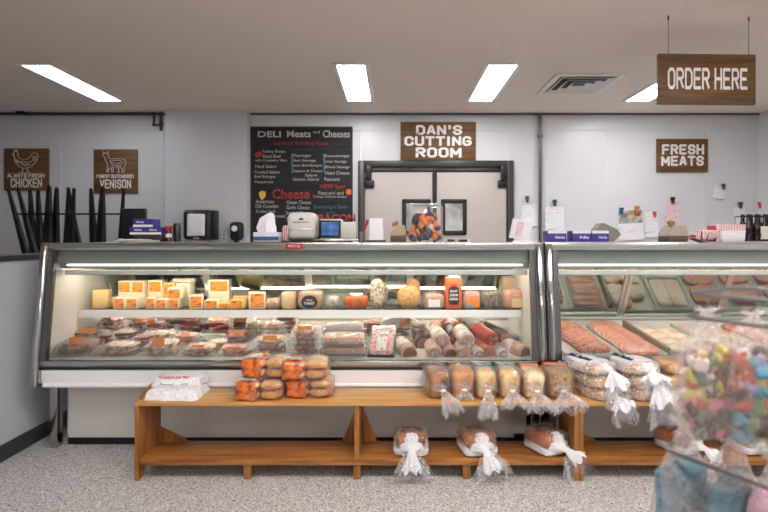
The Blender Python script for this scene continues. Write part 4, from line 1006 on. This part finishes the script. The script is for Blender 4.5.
tray_pack('clear pale tray on top at back of the bacon stack', 345, 3.53, .0, .28, .15, .13, mat('greyish_meat', 'cdbfb4', .4), trayp, seed=52)
# dark trays leaning
pl = mat('pack_label_print', 'eceae6', .6, var=('c0392f', 40, .6, .64))
def leaning(label, px, Y, up, ww, d, h, tilt, rz, m, seed):
    t = thing('meat_tray', label, 'meat tray', deck_loc(px, Y, up), (tilt, 0, rz))
    part('tray', MB().box((0, 0, h*.4), (ww, d, h*.8), .008), M['black'], t)
    part('meat', MB().blob((0, 0, h*.72), (ww*.86, d*.88, h*.62), .3, .004, 25, seed), m, t)
    part('film', MB().box((0, 0, h*.96), (ww*.95, d*.95, h*.14), .004), wrap, t)
    part('pack_label', MB().box((0, .0, h*1.06), (ww*.36, d*.62, .002)), pl, t)
leaning('black tray of pink meat with white label tilted toward the glass', 382, 3.27, .03, .17, .19, .035, .6, -.08, mat('bright_pink_meat', 'd8756c', .3, var=('efb3a6', 30, .45, .6)), 60)
leaning('black meat tray lying behind the tilted one', 384, 3.47, .055, .17, .15, .035, .35, .05, mat('red_pink_meat', 'b8463e', .3, var=('e39a8c', 30, .45, .6)), 61)
bagm = mat('blue_orange_bag', 'cfd3d8', .3, var=('e5833c', 14, .5, .58))
t = thing('snack_bag', 'shiny white and orange bag lying at the back mid deck', 'bag', deck_loc(399, 3.66, .075), (.2, 0, .05))
part('bag', MB().pillow((0, 0, 0), (.26, .13, .06), .012, 20, 5), bagm, t)
meat_pack('brown meat pack supporting the white and orange bag', 400, 3.66, .2, .13, .07, brown, 2, None, 0, seed=62)

# ---------------------------------------------------------------- rolls and logs of meat
casA = mat('pale_pink_casing', 'dfb3a0', .35, var=('cb8f7c', 25, .4, .62)); casB = mat('netted_casing', 'e5d2c4', .45, var=('b98c78', 60, .45, .6), bump=(80, .6, .004))
casC = mat('orange_casing', 'd98352', .3, var=('c0633a', 20, .4, .6)); casD = mat('red_casing', 'b23a2c', .3); casE = mat('dark_smoked_casing', '4c3a34', .35, var=('2e2220', 20, .4, .6)); casW = mat('white_casing', 'e9e3dd', .4, var=('d5bfb4', 20, .45, .6))
facem = {n: mat('cut_'+n, c_, .4, var=(c2, 50, .4, .6)) for n, c_, c2 in (('ham', 'c98c7c', 'b37464'), ('bologna', '9c6a54', '7c4c3c'), ('salami', 'a94a38', 'd9998a'), ('pale', 'd8b09c', 'c79a86'))}
def roll(label, px, py, Y, r, L, casing, face, yaw=0, pitch=.12, band=None, cat='meat roll'):
    p = P(px, py, Y); r *= 1.1; L *= 1.08
    t = thing('meat_roll', label, cat, p, (pitch, 0, yaw))
    prof = [(r*.82, -.012), (r*.97, -.004), (r, .01)]+[(r, .01+(L-.03)*q/6) for q in range(1, 7)]+[(r*.85, L-.01), (r*.4, L)]
    b = MB().lathe(prof, (0, 0, 0), 24)
    for v in b.bm.verts: x, y, z = v.co; nn = noise.noise(Vector((x, y, z))*25+Vector((px, 0, 0)))*.004; v.co = Vector((x*(1+nn*8), z, y*(1+nn*8)))
    part('casing', b, casing, t)
    f = MB().lathe([(r*.72, 0), (r*.76, .001), (r*.74, .004)], (0, 0, 0), 22)
    for v in f.bm.verts: x, y, z = v.co; v.co = Vector((x, -.0125-z, y))
    part('cut_face', f, facem[face], t)
    if casing in (casW, casB):
        part('gathered_end', MB().ruffle([(0, -.012, 0), (0, -.022, 0), (0, -.034, -.003)], [r*.6, r*.2, r*.55], .9, 6, .2, 36, int(px)), M['film2'], t)
    if band:
        g = MB(); ya, yb = band[0]*L, band[1]*L; n = 24; A = []; B = []
        g.lathe([(r*1.02, ya), (r*1.035, ya+.001), (r*1.035, yb-.001), (r*1.02, yb)], (0, 0, 0), 24)
        for v in g.bm.verts: x, y, z = v.co; v.co = Vector((x, z, y))
        part('paper_band', g, band[2], t)
    return t
wl = mat('roll_label', 'ece6e2', .5, var=('bf5f58', 35, .6, .64))
K3 = 3.25/F
roll('ham log with white label band, first roll right of the black trays', 409, 353.5, 3.21, .052, .20, casA, 'bologna', .28, .1, (.25, .7, wl))
roll('grey-brown ham log in front row, left of the gap in the roll pile', 434.5, 353, 3.21, .044, .18, casB, 'ham', .05, .1)
roll('slim ham log in front row, under the raised netted log', 450, 354, 3.21, .042, .18, casA, 'bologna', .1, .1)
roll('netted pale log raised in second tier of the roll pile, left side', 443, 340, 3.26, .043, .19, casB, 'pale', .22, .12, (.3, .6, wl))
roll('pale wrapped log in front row, centre of the roll pile', 464, 354, 3.21, .045, .18, casB, 'pale', -.05, .1)
roll('bright netted log with white knot raised in centre of the roll pile', 467, 340, 3.26, .047, .19, casW, 'pale', .1, .12)
roll('white cased log in front row, right of centre of the roll pile', 479, 355, 3.21, .038, .16, casW, 'ham', .1, .1)
roll('orange cased log in front row of the roll pile', 489, 352.5, 3.22, .042, .18, casC, 'ham', .35, .12)
roll('white ended sausage log at lower right of the roll pile', 502, 354.5, 3.20, .036, .2, casW, 'pale', .3, .1)
roll('red cased salami with cut end raised at right of the pile', 492, 339, 3.25, .042, .2, casD, 'salami', .35, .16)
roll('dark smoked log behind the red salami', 503, 336, 3.36, .042, .22, casE, 'salami', .5, .15)
roll('dark smoked log in the gap behind the first ham logs', 424, 344, 3.38, .055, .2, casE, 'bologna', .0, .1)
roll('second dark log behind the raised netted log', 455, 336, 3.46, .045, .2, casE, 'salami', .1, .1)
roll('third dark log at the back centre of the pile', 478, 342, 3.42, .045, .2, casE, 'salami', .2, .1)
roll('white wrapped log on top at the back of the pile', 480, 325, 3.50, .042, .22, casW, 'pale', .55, .05, (.2, .6, wl))
roll('orange log lying at the back top, left of the white wrapped log', 458, 327, 3.54, .036, .16, casC, 'ham', .3, .05)
roll('short red log at the back top under the shelf', 449, 327, 3.6, .032, .12, casD, 'salami', .1, .05)
roll('pale brown log at back left of the pile', 437, 330, 3.6, .04, .15, casA, 'ham', .0, .05)
roll('single tan ham log standing apart at the far right of the left case', 524, 353, 3.22, .047, .24, casA, 'bologna', .5, .1, (.3, .62, casW))
meat_pack('flat dark pack behind the single ham log at right end', 510, 3.55, .14, .18, .03, mat('dark_pack', '3f3f44', .3), 1, None, .4, seed=70)

# ---------------------------------------------------------------- fresh meat in the right case
chop = mat('fresh_pork', 'eaa996', .35, var=('d98570', 28, .38, .6), coat=.3); grd = mat('ground_meat', 'eab09c', .45, var=('cc6e55', 70, .4, .58), bump=(70, 1.0, .008)); fat = mat('white_fat', 'ecd2c2', .4); chick = mat('chicken_fillet', 'f6e2d3', .35, var=('e8bda2', 12, .4, .66), coat=.3)
bedm = mat('butcher_paper', 'e9e2da', .5); divm = mat('tan_divider', 'a3907a', .5)
def trow(x): return x
def bed(label, xa, xb, ya, yb, h=.022, m=None, name='meat_tray'):
    xm, ym = (xa+xb)/2, (ya+yb)/2; t = thing(name, label, 'tray', (xm, ym, zdeck(ym)+.004), (math.atan(SL), 0, 0)); W_, D_ = xb-xa, yb-ya
    part('base', MB().box((0, 0, .003), (W_, D_, .006)), m or M['white'], t)
    r = MB(); 
    for s in (-1, 1):
        r.box((s*(W_/2-.003), 0, h/2+.003), (.006, D_, h)).box((0, s*(D_/2-.003), h/2+.003), (W_-.012, .006, h))
    part('rim', r, m or M['white'], t); return t
bed('white tray holding the ground meat mounds at left end of the right case', 1.07, 1.41, 3.17, 3.84)
bed('white tray holding the overlapping row of pink pork slices', 1.415, 1.70, 3.17, 3.84)
def pz(y, up=0): return zdeck(y)+.012+up
random.seed(5)
for q in range(7):
    y = 3.24+.088*q; x = 1.26+random.uniform(-.008, .008)
    nmn = ['nearest the glass', 'second from the glass', 'third from the glass', 'fourth from the glass', 'fifth from the glass', 'sixth from the glass', 'farthest from the glass'][q]
    o = solo('ground_meat_patty', MB().blob((0, 0, .03), (.20, .125, .062), .75, .016, 28, q, 30, 14), grd, 'coarse ground meat mound in the left row, '+nmn, 'ground meat', (x, y, pz(y)), (SL+.1, 0, random.uniform(-.15, .15)))
for q in range(11):
    y = 3.22+.056*q
    t = thing('pork_slice', 'pink pork slice in the overlapping row beside the ground meat, %s' % (['nearest the glass', '2nd from the glass', '3rd from the glass']+['%dth from the glass' % z_ for z_ in range(4, 11)]+['farthest from the glass'])[q], 'pork slice', (1.555+random.uniform(-.008, .008), y, pz(y, .016)), (.42, 0, random.uniform(-.06, .06)))
    part('meat', MB().blob((0, 0, .012), (.225, .13, .026), .7, .008, 16, q+3, 26, 10), chop, t)
    part('fat_edge', MB().blob((0, .004, .0085), (.234, .136, .014), .7, .008, 16, q+3, 26, 8), fat, t)
solo('divider_board', MB().prism([(3.2, zdeck(3.2)+.004), (3.82, zdeck(3.82)+.004), (3.82, zdeck(3.82)+.075), (3.2, zdeck(3.2)+.055)], 1.712, 1.732), divm, 'tan upright divider between the pork slices and the chicken', 'divider')
bed('white paper lined tray of pale chicken pieces right of the tan divider', 1.74, 2.06, 3.17, 3.84, .015, bedm)
for q in range(9):
    y = 3.24+.075*(q//2*1.9); x = 1.82+.14*(q % 2)+random.uniform(-.01, .01); y = min(y, 3.76)
    solo('chicken_fillet', MB().blob((0, 0, .022), (.15, .15, .05), .8, .012, 16, q+30, 24, 12), chick, ['large', 'small'][q % 2]+' pale chicken fillet in the paper lined tray, '+['nearest the glass', 'second row', 'middle row', 'fourth row', 'at the rear'][q//2]+[' on its left', ' on its right'][q % 2], 'chicken fillet', (x, y, pz(y, .0)), (SL, 0, random.uniform(-.6, .6)))
t = bed('shallow white pan with pale meat slabs at the back of the chicken', 2.075, 2.36, 3.52, 3.84, .04)
for q in range(2):
    part('meat_slab', MB().blob((-.06+.12*q, 0, .03), (.12, .27, .03), .4, .006, 20, q+50), chick, t)
bed('white tray of chicken pieces nearest the candy rack', 2.075, 2.36, 3.17, 3.50, .015, bedm)
for q in range(4):
    x = 2.14+.15*(q % 2); y = 3.26+.14*(q//2)
    solo('chicken_fillet', MB().blob((0, 0, .026), (.15, .14, .058), .8, .012, 16, q+70, 24, 12), chick, 'plump white chicken fillet in the tray below the shallow pan, '+['front left', 'front right', 'rear left', 'rear right'][q], 'chicken fillet', (x, y, pz(y)), (SL, 0, random.uniform(-.6, .6)))
for q, (a, b, m_) in enumerate(((2.38, 2.66, grd), (2.68, 2.96, chop), (2.98, 3.26, grd))):
    t = bed('white tray of red meat at far right, '+['partly behind candy bags', 'near the frame edge', 'last one of the case'][q], a, b, 3.17, 3.84)
    for r_ in range(3): part('meat_slab', MB().blob((0, -.2+.2*r_, .035), (.25, .19, .05), .6, .012, 20, q*5+r_), m_, t)


# ---------------------------------------------------------------- breads on the benches
BZ = .4325; LZ = .1185
crust = mat('brown_crust', 'd3924c', .35, var=('7d4219', 9, .4, .62)); side = mat('tan_bread_side', 'd8ab6c', .6, var=('c08f50', 30, .4, .6))
dcrust = mat('dark_rye_crust', 'b4773f', .35, var=('552c14', 11, .4, .6)); wcrust = mat('golden_crust', 'e9c583', .45, var=('a9642a', 10, .42, .62)); crumb = mat('pale_crumb', 'f0d6a4', .6, var=('c8935a', 18, .42, .62))
bunm = mat('golden_bun', 'eab56b', .35, var=('b06a28', 11, .42, .66)); bunl = mat('pale_bun_side', 'efcf92', .4, var=('c98236', 11, .42, .66))
clear = film('bread_bag_film', base=.04, edge=.42, rough=.08, body=.4, bump=(45, 1.0, .006), crease=.38, cscale=24)
ruf = film('crinkled_bag_end', base=.09, edge=.6, rough=.1, body=.5, bump=(60, 1.0, .006), crease=.6, cscale=32)
whitef = film('printed_white_film', base=.70, edge=.95, rough=.2, body=.97, bump=(40, .8, .005), crease=.1, glow=.2)
tie = mat('white_tie', 'eeeef2', .5)
def loaf_shape(w, l, h, seed, lo=.62):
    def f(p):
        zn = p.z/(h/2)
        s = 1.0 if zn > .05 else .88
        return Vector((p.x*s, p.y*(.98 if zn < 0 else 1), p.z))
    return MB().blob((0, 0, h/2), (w, l, h), .42, .009, 14, seed, 30, 18, f=f)
def bread_bag_tail(t, y0, z0, w, out, drop, seed=0, m=None, name='bag_end', flare=.6, dx=0, tiecol=True):
    pts = [(0, y0+.015, z0+.0), (0, y0-.012, z0-.003), (dx*.2, y0-.03, z0-.006), (dx*.5, y0-.03-out*.5, z0-.012-drop*.3), (dx*.85, y0-.03-out*.85, z0-drop*.7), (dx, y0-.03-out, z0-drop)]
    part(name, MB().ruffle(pts, [w*.34, w*.16, w*.085, w*flare*.42, w*flare*.6, w*flare*.66], .55, 9, .13, 72, seed), m or ruf, t)
    if tiecol: part('bag_tie', MB().tube([(dx*.2-.012, y0-.03, z0-.005), (dx*.2+.012, y0-.032, z0-.006)], .006, 8), tie, t)
def bagged_loaf(label, px, Y, zb, w, l, h, cm, rz=0, seed=0, band=None, tail=(.03, .09), dx=0, pxs=None, flare=.6, tm=None, split=False, rx=0):
    t = thing('bread_loaf', label, 'bread', (X(px, Y), Y, zb), (rx, 0, rz))
    part('loaf', loaf_shape(w*.93, l*.9, h*.95, seed), cm, t)
    bg = MB().blob((0, 0, h/2+.003), (w, l, h+.006), .42, .012, 22, seed+9, 40, 22)
    part('bag', bg, clear, t)
    if band: part('printed_band', MB().prism([(-w*.51, h*.15), (-w*.52, h*.8), (-w*.40, h*1.0), (w*.40, h*1.0), (w*.52, h*.8), (w*.51, h*.15), (w*.50, h*.15), (w*.505, h*.79), (w*.39, h*.985), (-w*.39, h*.985), (-w*.505, h*.79), (-w*.50, h*.15)], l*.12, l*.40, 'xz'), band, t)
    bread_bag_tail(t, -l/2, h*.42, w, tail[0], tail[1], seed, tm, dx=dx, flare=flare)
    return t
tealb = mat('teal_printed_band', '2f9cae', .35, var=('d9e4e2', 25, .55, .62)); orangeb = mat('orange_printed_band', 'ee7d2c', .35, var=('f4c08a', 25, .6, .68))
KB = 2.93/F
bagged_loaf('dark brown round loaf in a clear bag, leftmost of the loaf row', 436, 2.94, BZ, .135, .22, .16, dcrust, .12, 1, None, (.045, .12), .06)
bagged_loaf('brown crusted loaf in a clear bag, second of the loaf row', 461, 2.95, BZ, .15, .22, .165, crust, .0, 2, None, (.015, .05), .0, flare=.45)
bagged_loaf('golden loaf with teal printed bag, third of the loaf row', 484, 2.93, BZ, .125, .22, .165, wcrust, .0, 3, tealb, (.04, .14), -.01)
bagged_loaf('golden loaf with teal printed bag and gathered front, fourth of the row', 507, 2.93, BZ, .125, .22, .165, wcrust, .0, 4, tealb, (.035, .08), .0, flare=.8)
bagged_loaf('light loaf with orange printed bag, fifth of the loaf row', 531, 2.93, BZ, .13, .22, .16, crumb, -.03, 5, orangeb, (.04, .10), .01, flare=.8)
bagged_loaf('seeded loaf with orange printed bag, last one beside the raised bench end', 557, 2.93, BZ, .15, .22, .165, mat('seeded_crust', 'b58a50', .5, var=('7c5a30', 40, .42, .6)), -.1, 6, orangeb, (.04, .10), .03, flare=.85)
# three loaves on the lower shelf and one on the right bench's shelf
def low_loaf(label, px, Y, rz, seed, dx=0, tl=(.03, .10), zb=LZ, w=.195):
    t = thing('bread_loaf', label, 'bread', (X(px, Y), Y, zb), (0, 0, rz)); l, h = .21, .115
    part('loaf', loaf_shape(w*.93, l*.94, h, seed), mat('glossy_crust_%d' % seed, 'b96a28', .2, var=('5e2c12', 8, .38, .62), coat=.5), t)
    part('bag', MB().blob((0, 0, h/2+.003), (w, l, h+.008), .4, .008, 22, seed+4, 40, 22), clear, t)
    lowf = MB().blob((0, -.004, h*.20+.002), (w*1.02, l*1.02, h*.36), .4, .006, 20, seed, 40, 14)
    part('white_wrap', lowf, whitef, t)
    part('gathered_wrap', MB().ruffle([(0, -l*.30, h*.92), (0, -l*.45, h*.80), (dx*.1, -l*.53, h*.58), (dx*.15, -l*.58, h*.46)], [w*.18, w*.20, w*.12, w*.05], .6, 8, .16, 56, seed), whitef, t)
    bread_bag_tail(t, -l*.56, h*.48, w, tl[0], tl[1], seed, whitef, 'white_bag_end', .36, dx)
    part('clear_bag_end', MB().ruffle([(dx*.4, -l*.56-.04, h*.3), (dx*.8, -l*.6-.055, -.02), (dx, -l*.6-.07, -.065)], [w*.22, w*.40, w*.46], .3, 9, .2, 56, seed+3), clear, t)
    return t
low_loaf('brown loaf on the lower shelf with a white bow, left of three', 411, 2.93, 0, 21)
low_loaf('brown loaf on the lower shelf, middle one, turned slightly left', 476, 2.93, .18, 22, .03)
low_loaf('brown loaf on the lower shelf leaning toward the bench post, right of three', 546, 2.94, .42, 23, .06, (.05, .05))
low_loaf('dark bagged loaf on the lower shelf behind the candy bags', 678, 2.95, .5, 24, .05, (.04, .06))
low_loaf('bagged loaf far along the lower shelf at the right frame edge', 745, 2.95, .2, 25, .05)
# four bags of buns
def bun_bag(label, px, Y, zb, rz, seed, rows=2):
    t = thing('bun_bag', label, 'buns', (X(px, Y), Y, zb), (0, 0, rz)); w, l, h = .27, .20, .105
    random.seed(seed)
    for lv in range(2):
        for ix in range(2):
            for iy in range(2):
                part('bun', MB().blob((-.062+.124*ix, -.047+.094*iy, .027+.05*lv), (.122, .093, .054), .8, .003, 20, seed+ix, 20, 12, f=lambda p: Vector((p.x, p.y, p.z if p.z > 0 else p.z*.75))), bunm if (ix+iy+lv) % 3 else bunl, t)
    part('bag', MB().blob((0, 0, h/2+.002), (w, l, h+.006), .42, .014, 24, seed+3, 44, 22), clear, t)
    part('printed_panel', MB().blob((-.070, -.002, h/2+.002), (w*.44, l*1.0, h+.007), .36, .016, 24, seed, 36, 18), obag, t)
    part('label_patch', MB().box((-.07, -.045, h+.008), (.095, .06, .003), .001), mat('grey_white_patch', 'c9c6bd', .4, var=('8b9a96', 30, .45, .6)), t)
    part('bag_end', MB().ruffle([(w*.44, 0, h*.5), (w*.5, 0, h*.5), (w*.56, 0, h*.5)], [.05, .035, .05], .9, 7, .2, 40, seed), ruf, t)
    return t
obag = mat('orange_printed_bag', 'e5772a', .25, var=('9a3512', 26, .40, .60), bump=(40, .9, .006), coat=.5)
bun_bag('bun bag at front left of the bun pile, resting on the bench', 262, 2.90, BZ, .05, 31)
bun_bag('bun bag at front right of the bun pile, resting on the bench', 311, 2.945, BZ, -.03, 32)
bun_bag('bun bag on top of the left side of the bun pile', 268.5, 2.945, BZ+.112, -.06, 33)
bun_bag('bun bag on top of the right side of the bun pile', 306.5, 2.91, BZ+.112, .08, 34)
# white bags of rice-like pellets at left
sack = mat('white_sack', 'efedec', .35, var=('dfdcda', 60, .45, .6), bump=(70, .8, .006)); redp = mat('red_print', 'd0503c', .5); bluep = mat('blue_bag_print', '4c5c94', .5)
t = thing('white_sack', 'lower white plastic sack lying on left end of the bench', 'sack', (X(178.5, 2.93), 2.925, BZ), (0, 0, -.04))
part('sack_body', MB().pillow((0, 0, 0), (.295, .215, .062), .009, 22, 41, 24, 18, 6), sack, t)
g = lettering('Premium', .075, .012, bluep, t, (-.04, -.055, .076), (-.9, 0, 0), depth=.001); lettering('ICE', .035, .014, bluep, t, (.06, -.05, .076), (-.9, 0, 0), depth=.001)
t = thing('white_sack', 'upper white plastic sack with red lettering on the lower sack', 'sack', (X(180, 2.98), 2.985, BZ+.056), (.1, 0, .03))
part('sack_body', MB().pillow((0, 0, 0), (.29, .15, .05), .009, 22, 42, 24, 16, 6), sack, t)
lettering('Crushed Ice Bag', .17, .020, redp, t, (-.01, -.058, .052), (-.6, 0, 0), depth=.0015, bold=.02)
# right bench: white printed bags of flat buns, stacked
prt = mat('navy_print', '26304f', .5)
def flat_pack(label, px, Y, zb, rz, seed, w=.16, l=.25, h=.062, tail=True, text=None, gold=False, dx=0, drop=.13):
    t = thing('bun_pack', label, 'buns', (X(px, Y), Y, zb), (0, 0, rz))
    for iy in range(3):
        for ix in range(2): part('bun', MB().blob((-w*.23+w*.46*ix, -l*.30+l*.30*iy, h*.48), (w*.5, l*.31, h*.9), .8, .003, 20, seed+iy, 18, 10), bunm, t)
    part('bag', MB().blob((0, 0, h/2+.002), (w*1.04, l, h+.006), .38, .009, 22, seed+5, 40, 18), clear if gold else goldf, t)
    if text:
        part('white_panel', MB().blob((0, .01, h/2+.003), (w*1.045, l*.72, h+.008), .36, .008, 20, seed+5, 36, 16), whitef, t)
        lettering(text, l*.62, .030, prt, t, (-w*.27, .02, h+.013), (-PI/2+.25, 0, -PI/2), depth=.002, bold=.04)
    if tail: 
        bread_bag_tail(t, -l*.48, h*.55, w, .035, drop*.5, seed, whitef, 'white_bag_end', .62, dx)
        part('clear_bag_end', MB().ruffle([(dx*.8, -l*.5-.06, h*.5-drop*.45), (dx, -l*.5-.075, h*.5-drop)], [w*.40, w*.50], .3, 9, .2, 56, seed+3), clear, t)
    return t
goldf = film('half_printed_film', base=.25, edge=.75, rough=.15, body=.7, bump=(35, .9, .006), crease=.6, cscale=9)
for q in range(3):
    flat_pack('white printed bun pack in the leftmost stack on the right bench, '+['bottom', 'middle', 'top with dark lettering'][q], 592+[3, 0, -3][q], [2.93, 2.935, 2.94][q], BZ+.0005+.069*q, .42, 61+q, .17, .27, .064, q != 1, [None, None, 'Bun Basket'][q], False, .01, [.12, .1, .17][q])
for q in range(3):
    flat_pack('white printed bun pack in the second stack on the right bench, '+['bottom', 'middle', 'top with dark lettering'][q], 636+[1, 0, -3][q], [2.93, 2.935, 2.94][q], BZ+.0005+.069*q, .25, 71+q, .19, .26, .064, q != 0, [None, None, 'Bun Basket'][q], False, [0, .02, -.01][q], [.12, .2, .1][q])
for q in range(3):
    flat_pack('golden bun pack in the third stack beside the candy bags, '+['bottom', 'middle', 'top'][q], 674, 2.94, BZ+.0005+.069*q, .0, 81+q, .18, .24, .062, q == 0, None, True, 0, .14)
for q in range(3):
    flat_pack('golden bun pack in the stack behind the candy bags, '+['bottom', 'middle', 'top'][q], 712, 2.94, BZ+.0005+.069*q, .0, 91+q, .18, .24, .062, False, None, True, 0, .1)
for q in range(2):
    flat_pack('golden bun pack in the stack at the right frame edge, '+['bottom', 'top'][q], 750, 2.94, BZ+.0005+.069*q, .0, 97+q, .18, .24, .062, False, None, True, 0, .1)

# ---------------------------------------------------------------- wire rack with hanging sweet bags in the foreground
wire = mat('chrome_wire', '7b7876', .35, .8)
rk = thing('wire_rack', 'wire rack with hanging bags of sweets at the right foreground', 'rack', (.80, .85, 0))
dv = Vector((.5, -.86, 0)); nv_ = Vector((.866, .5, 0))
def hoop(z, c0, L, Wd, dz=0, name='hoop'):
    a = Vector(c0)-Vector((.80, .85, 0)); b = a+dv*L; c = b+nv_*Wd; d = a+nv_*Wd; pts = []
    for p, q, r in ((d, a, b), (a, b, c), (b, c, d), (c, d, a)):
        q1 = q+(p-q).normalized()*.04; q2 = q+(r-q).normalized()*.04
        for s in range(5):
            u = s/4; pts.append(q1*(1-u)**2+q*2*u*(1-u)+q2*u*u)
    part(name, MB().tube([(p.x, p.y, z+dz*p.x) for p in pts], .0042, 8, closed=True), wire, rk)
hoop(1.170, (.595, 1.055, 0), .62, .26)
hoop(1.215, (.615, 1.075, 0), .58, .23)
hoop(.885, (.565, 1.085, 0), .66, .30)
hoop(.35, (.575, 1.075, 0), .64, .28)
for (dx_, dn) in ((.30, -.0), (.60, .0), (.30, .28), (.55, .28)):
    p = Vector((.58, 1.08, 0))+dv*dx_+nv_*dn - Vector((.80, .85, 0))
    part('upright', MB().tube([(p.x, p.y, .03), (p.x, p.y, 1.25)], .004, 8), wire, rk)
part('base_plate', MB().lathe([(.2, 0), (.2, .02), (.05, .03)], seg=30), wire, rk)
hazy = film('sweet_bag_film', tint='f2e2de', base=.17, edge=.6, rough=.2, body=.7, bump=(40, 1.0, .01), crease=.22, cscale=14)
ccols = ['df8fa6', 'd3c652', '6f8a52', 'ddd3c8', 'c4583c', '4a8ba0', 'e8e2dc', '4b372e', 'e3c684', 'a793bd', 'd8d0c4', '5f6f60']
cms = [MB().blob((0, 0, 0), (.046, .026, .020), .5, .012, 45, s, 14, 8).mesh('sweet', mat('sweet_colour_%d' % s, c_, .4)) for s, c_ in enumerate(ccols)]
def sweet_bag(label, px, Y, ztop, zbot, w, n, seed, cols, group=None):
    t = thing('sweet_bag', label, 'bag of sweets', (X(px, Y), Y, zbot)); Ht = ztop-zbot; rnd = random.Random(seed)
    def f(p):
        u = (p.z+Ht/2)/Ht; s = 1 if u < .6 else 1-(u-.6)/.4*.80
        return Vector((p.x*s, p.y*s, p.z))
    part('bag', MB().blob((0, 0, Ht/2), (w, w*.7, Ht), .45, .014, 14, seed, 40, 26, f=f), hazy, t)
    part('gathered_top', MB().ruffle([(0, 0, Ht*.93), (0, 0, Ht*.97), (0, 0, Ht*1.02)], [w*.16, w*.05, w*.2], .6, 6, .2, 40, seed), hazy, t)
    part('hook', MB().tube([(0, 0, Ht*.97), (.0, .0, Ht+.01), (.006, 0, Ht+.02)], .0015, 6), wire, t)
    for q in range(n):
        u = q/n*.60; r = (rnd.random())**.5; a = rnd.random()*2*PI
        if q % 3: a = -PI/2+rnd.uniform(-1.5, 1.5); r = .85
        o = link('sweet', cms[rnd.choice(cols)], t, (math.cos(a)*r*(w*.5-.018), math.sin(a)*r*(w*.35-.018), .018+u*Ht), (rnd.random()*3, rnd.random()*3, rnd.random()*3))
        sc = rnd.uniform(.5, 1.15); o.scale = (sc, sc, sc)
    return t
sweet_bag('clear bag of mixed pastel sweets hanging on the left of the wire rack', 707, 1.03, 1.185, .93, .108, 98, 3, [0, 1, 2, 3, 1, 2, 8, 11, 4, 7, 11, 7])
sweet_bag('clear bag of blue, red and yellow sweets hanging right of the pastel one', 754, .99, 1.185, .93, .108, 98, 4, [5, 5, 4, 3, 2, 1, 9, 7, 5, 7, 4])
floss = {n: mat('floss_'+n, c_, .9, var=(c2, 18, .3, .7), bump=(60, 1.0, .01), sss=.2) for n, c_, c2 in (('blue', '56727f', '7a95a1'), ('pink', 'd9a9b8', 'ecc8d0'))}
def floss_bag(label, px, Y, ztop, zbot, w, col, seed):
    t = thing('candy_floss_bag', label, 'candy floss', (X(px, Y), Y, zbot)); Ht = ztop-zbot
    def f(p):
        u = (p.z+Ht/2)/Ht; s = 1 if u < .45 else 1-(u-.45)/.55*.72
        return Vector((p.x*s, p.y*s, p.z))
    part('candy_floss', MB().blob((0, 0, Ht*.42), (w*.92, w*.65, Ht*.80), .75, .022, 16, seed, 40, 24, f=lambda p: Vector((p.x*(1-max(0, p.z/Ht)*.7), p.y, p.z))), floss[col], t)
    part('bag', MB().blob((0, 0, Ht/2), (w, w*.75, Ht), .5, .014, 14, seed+1, 40, 26, f=f), hazy, t)
    part('gathered_top', MB().ruffle([(0, 0, Ht*.93), (0, 0, Ht*.98), (0, 0, Ht*1.05)], [w*.2, w*.06, w*.24], .6, 8, .12, 48, seed), hazy, t)
floss_bag('bag of blue candy floss hanging lowest at left of the wire rack', 684, 1.10, .93, .60, .125, 'blue', 5)
floss_bag('bag of blue candy floss hanging in the middle of the wire rack', 733, 1.04, .925, .60, .118, 'blue', 6)
floss_bag('bag of pink candy floss at the right frame edge', 774, .97, .91, .60, .11, 'pink', 7)
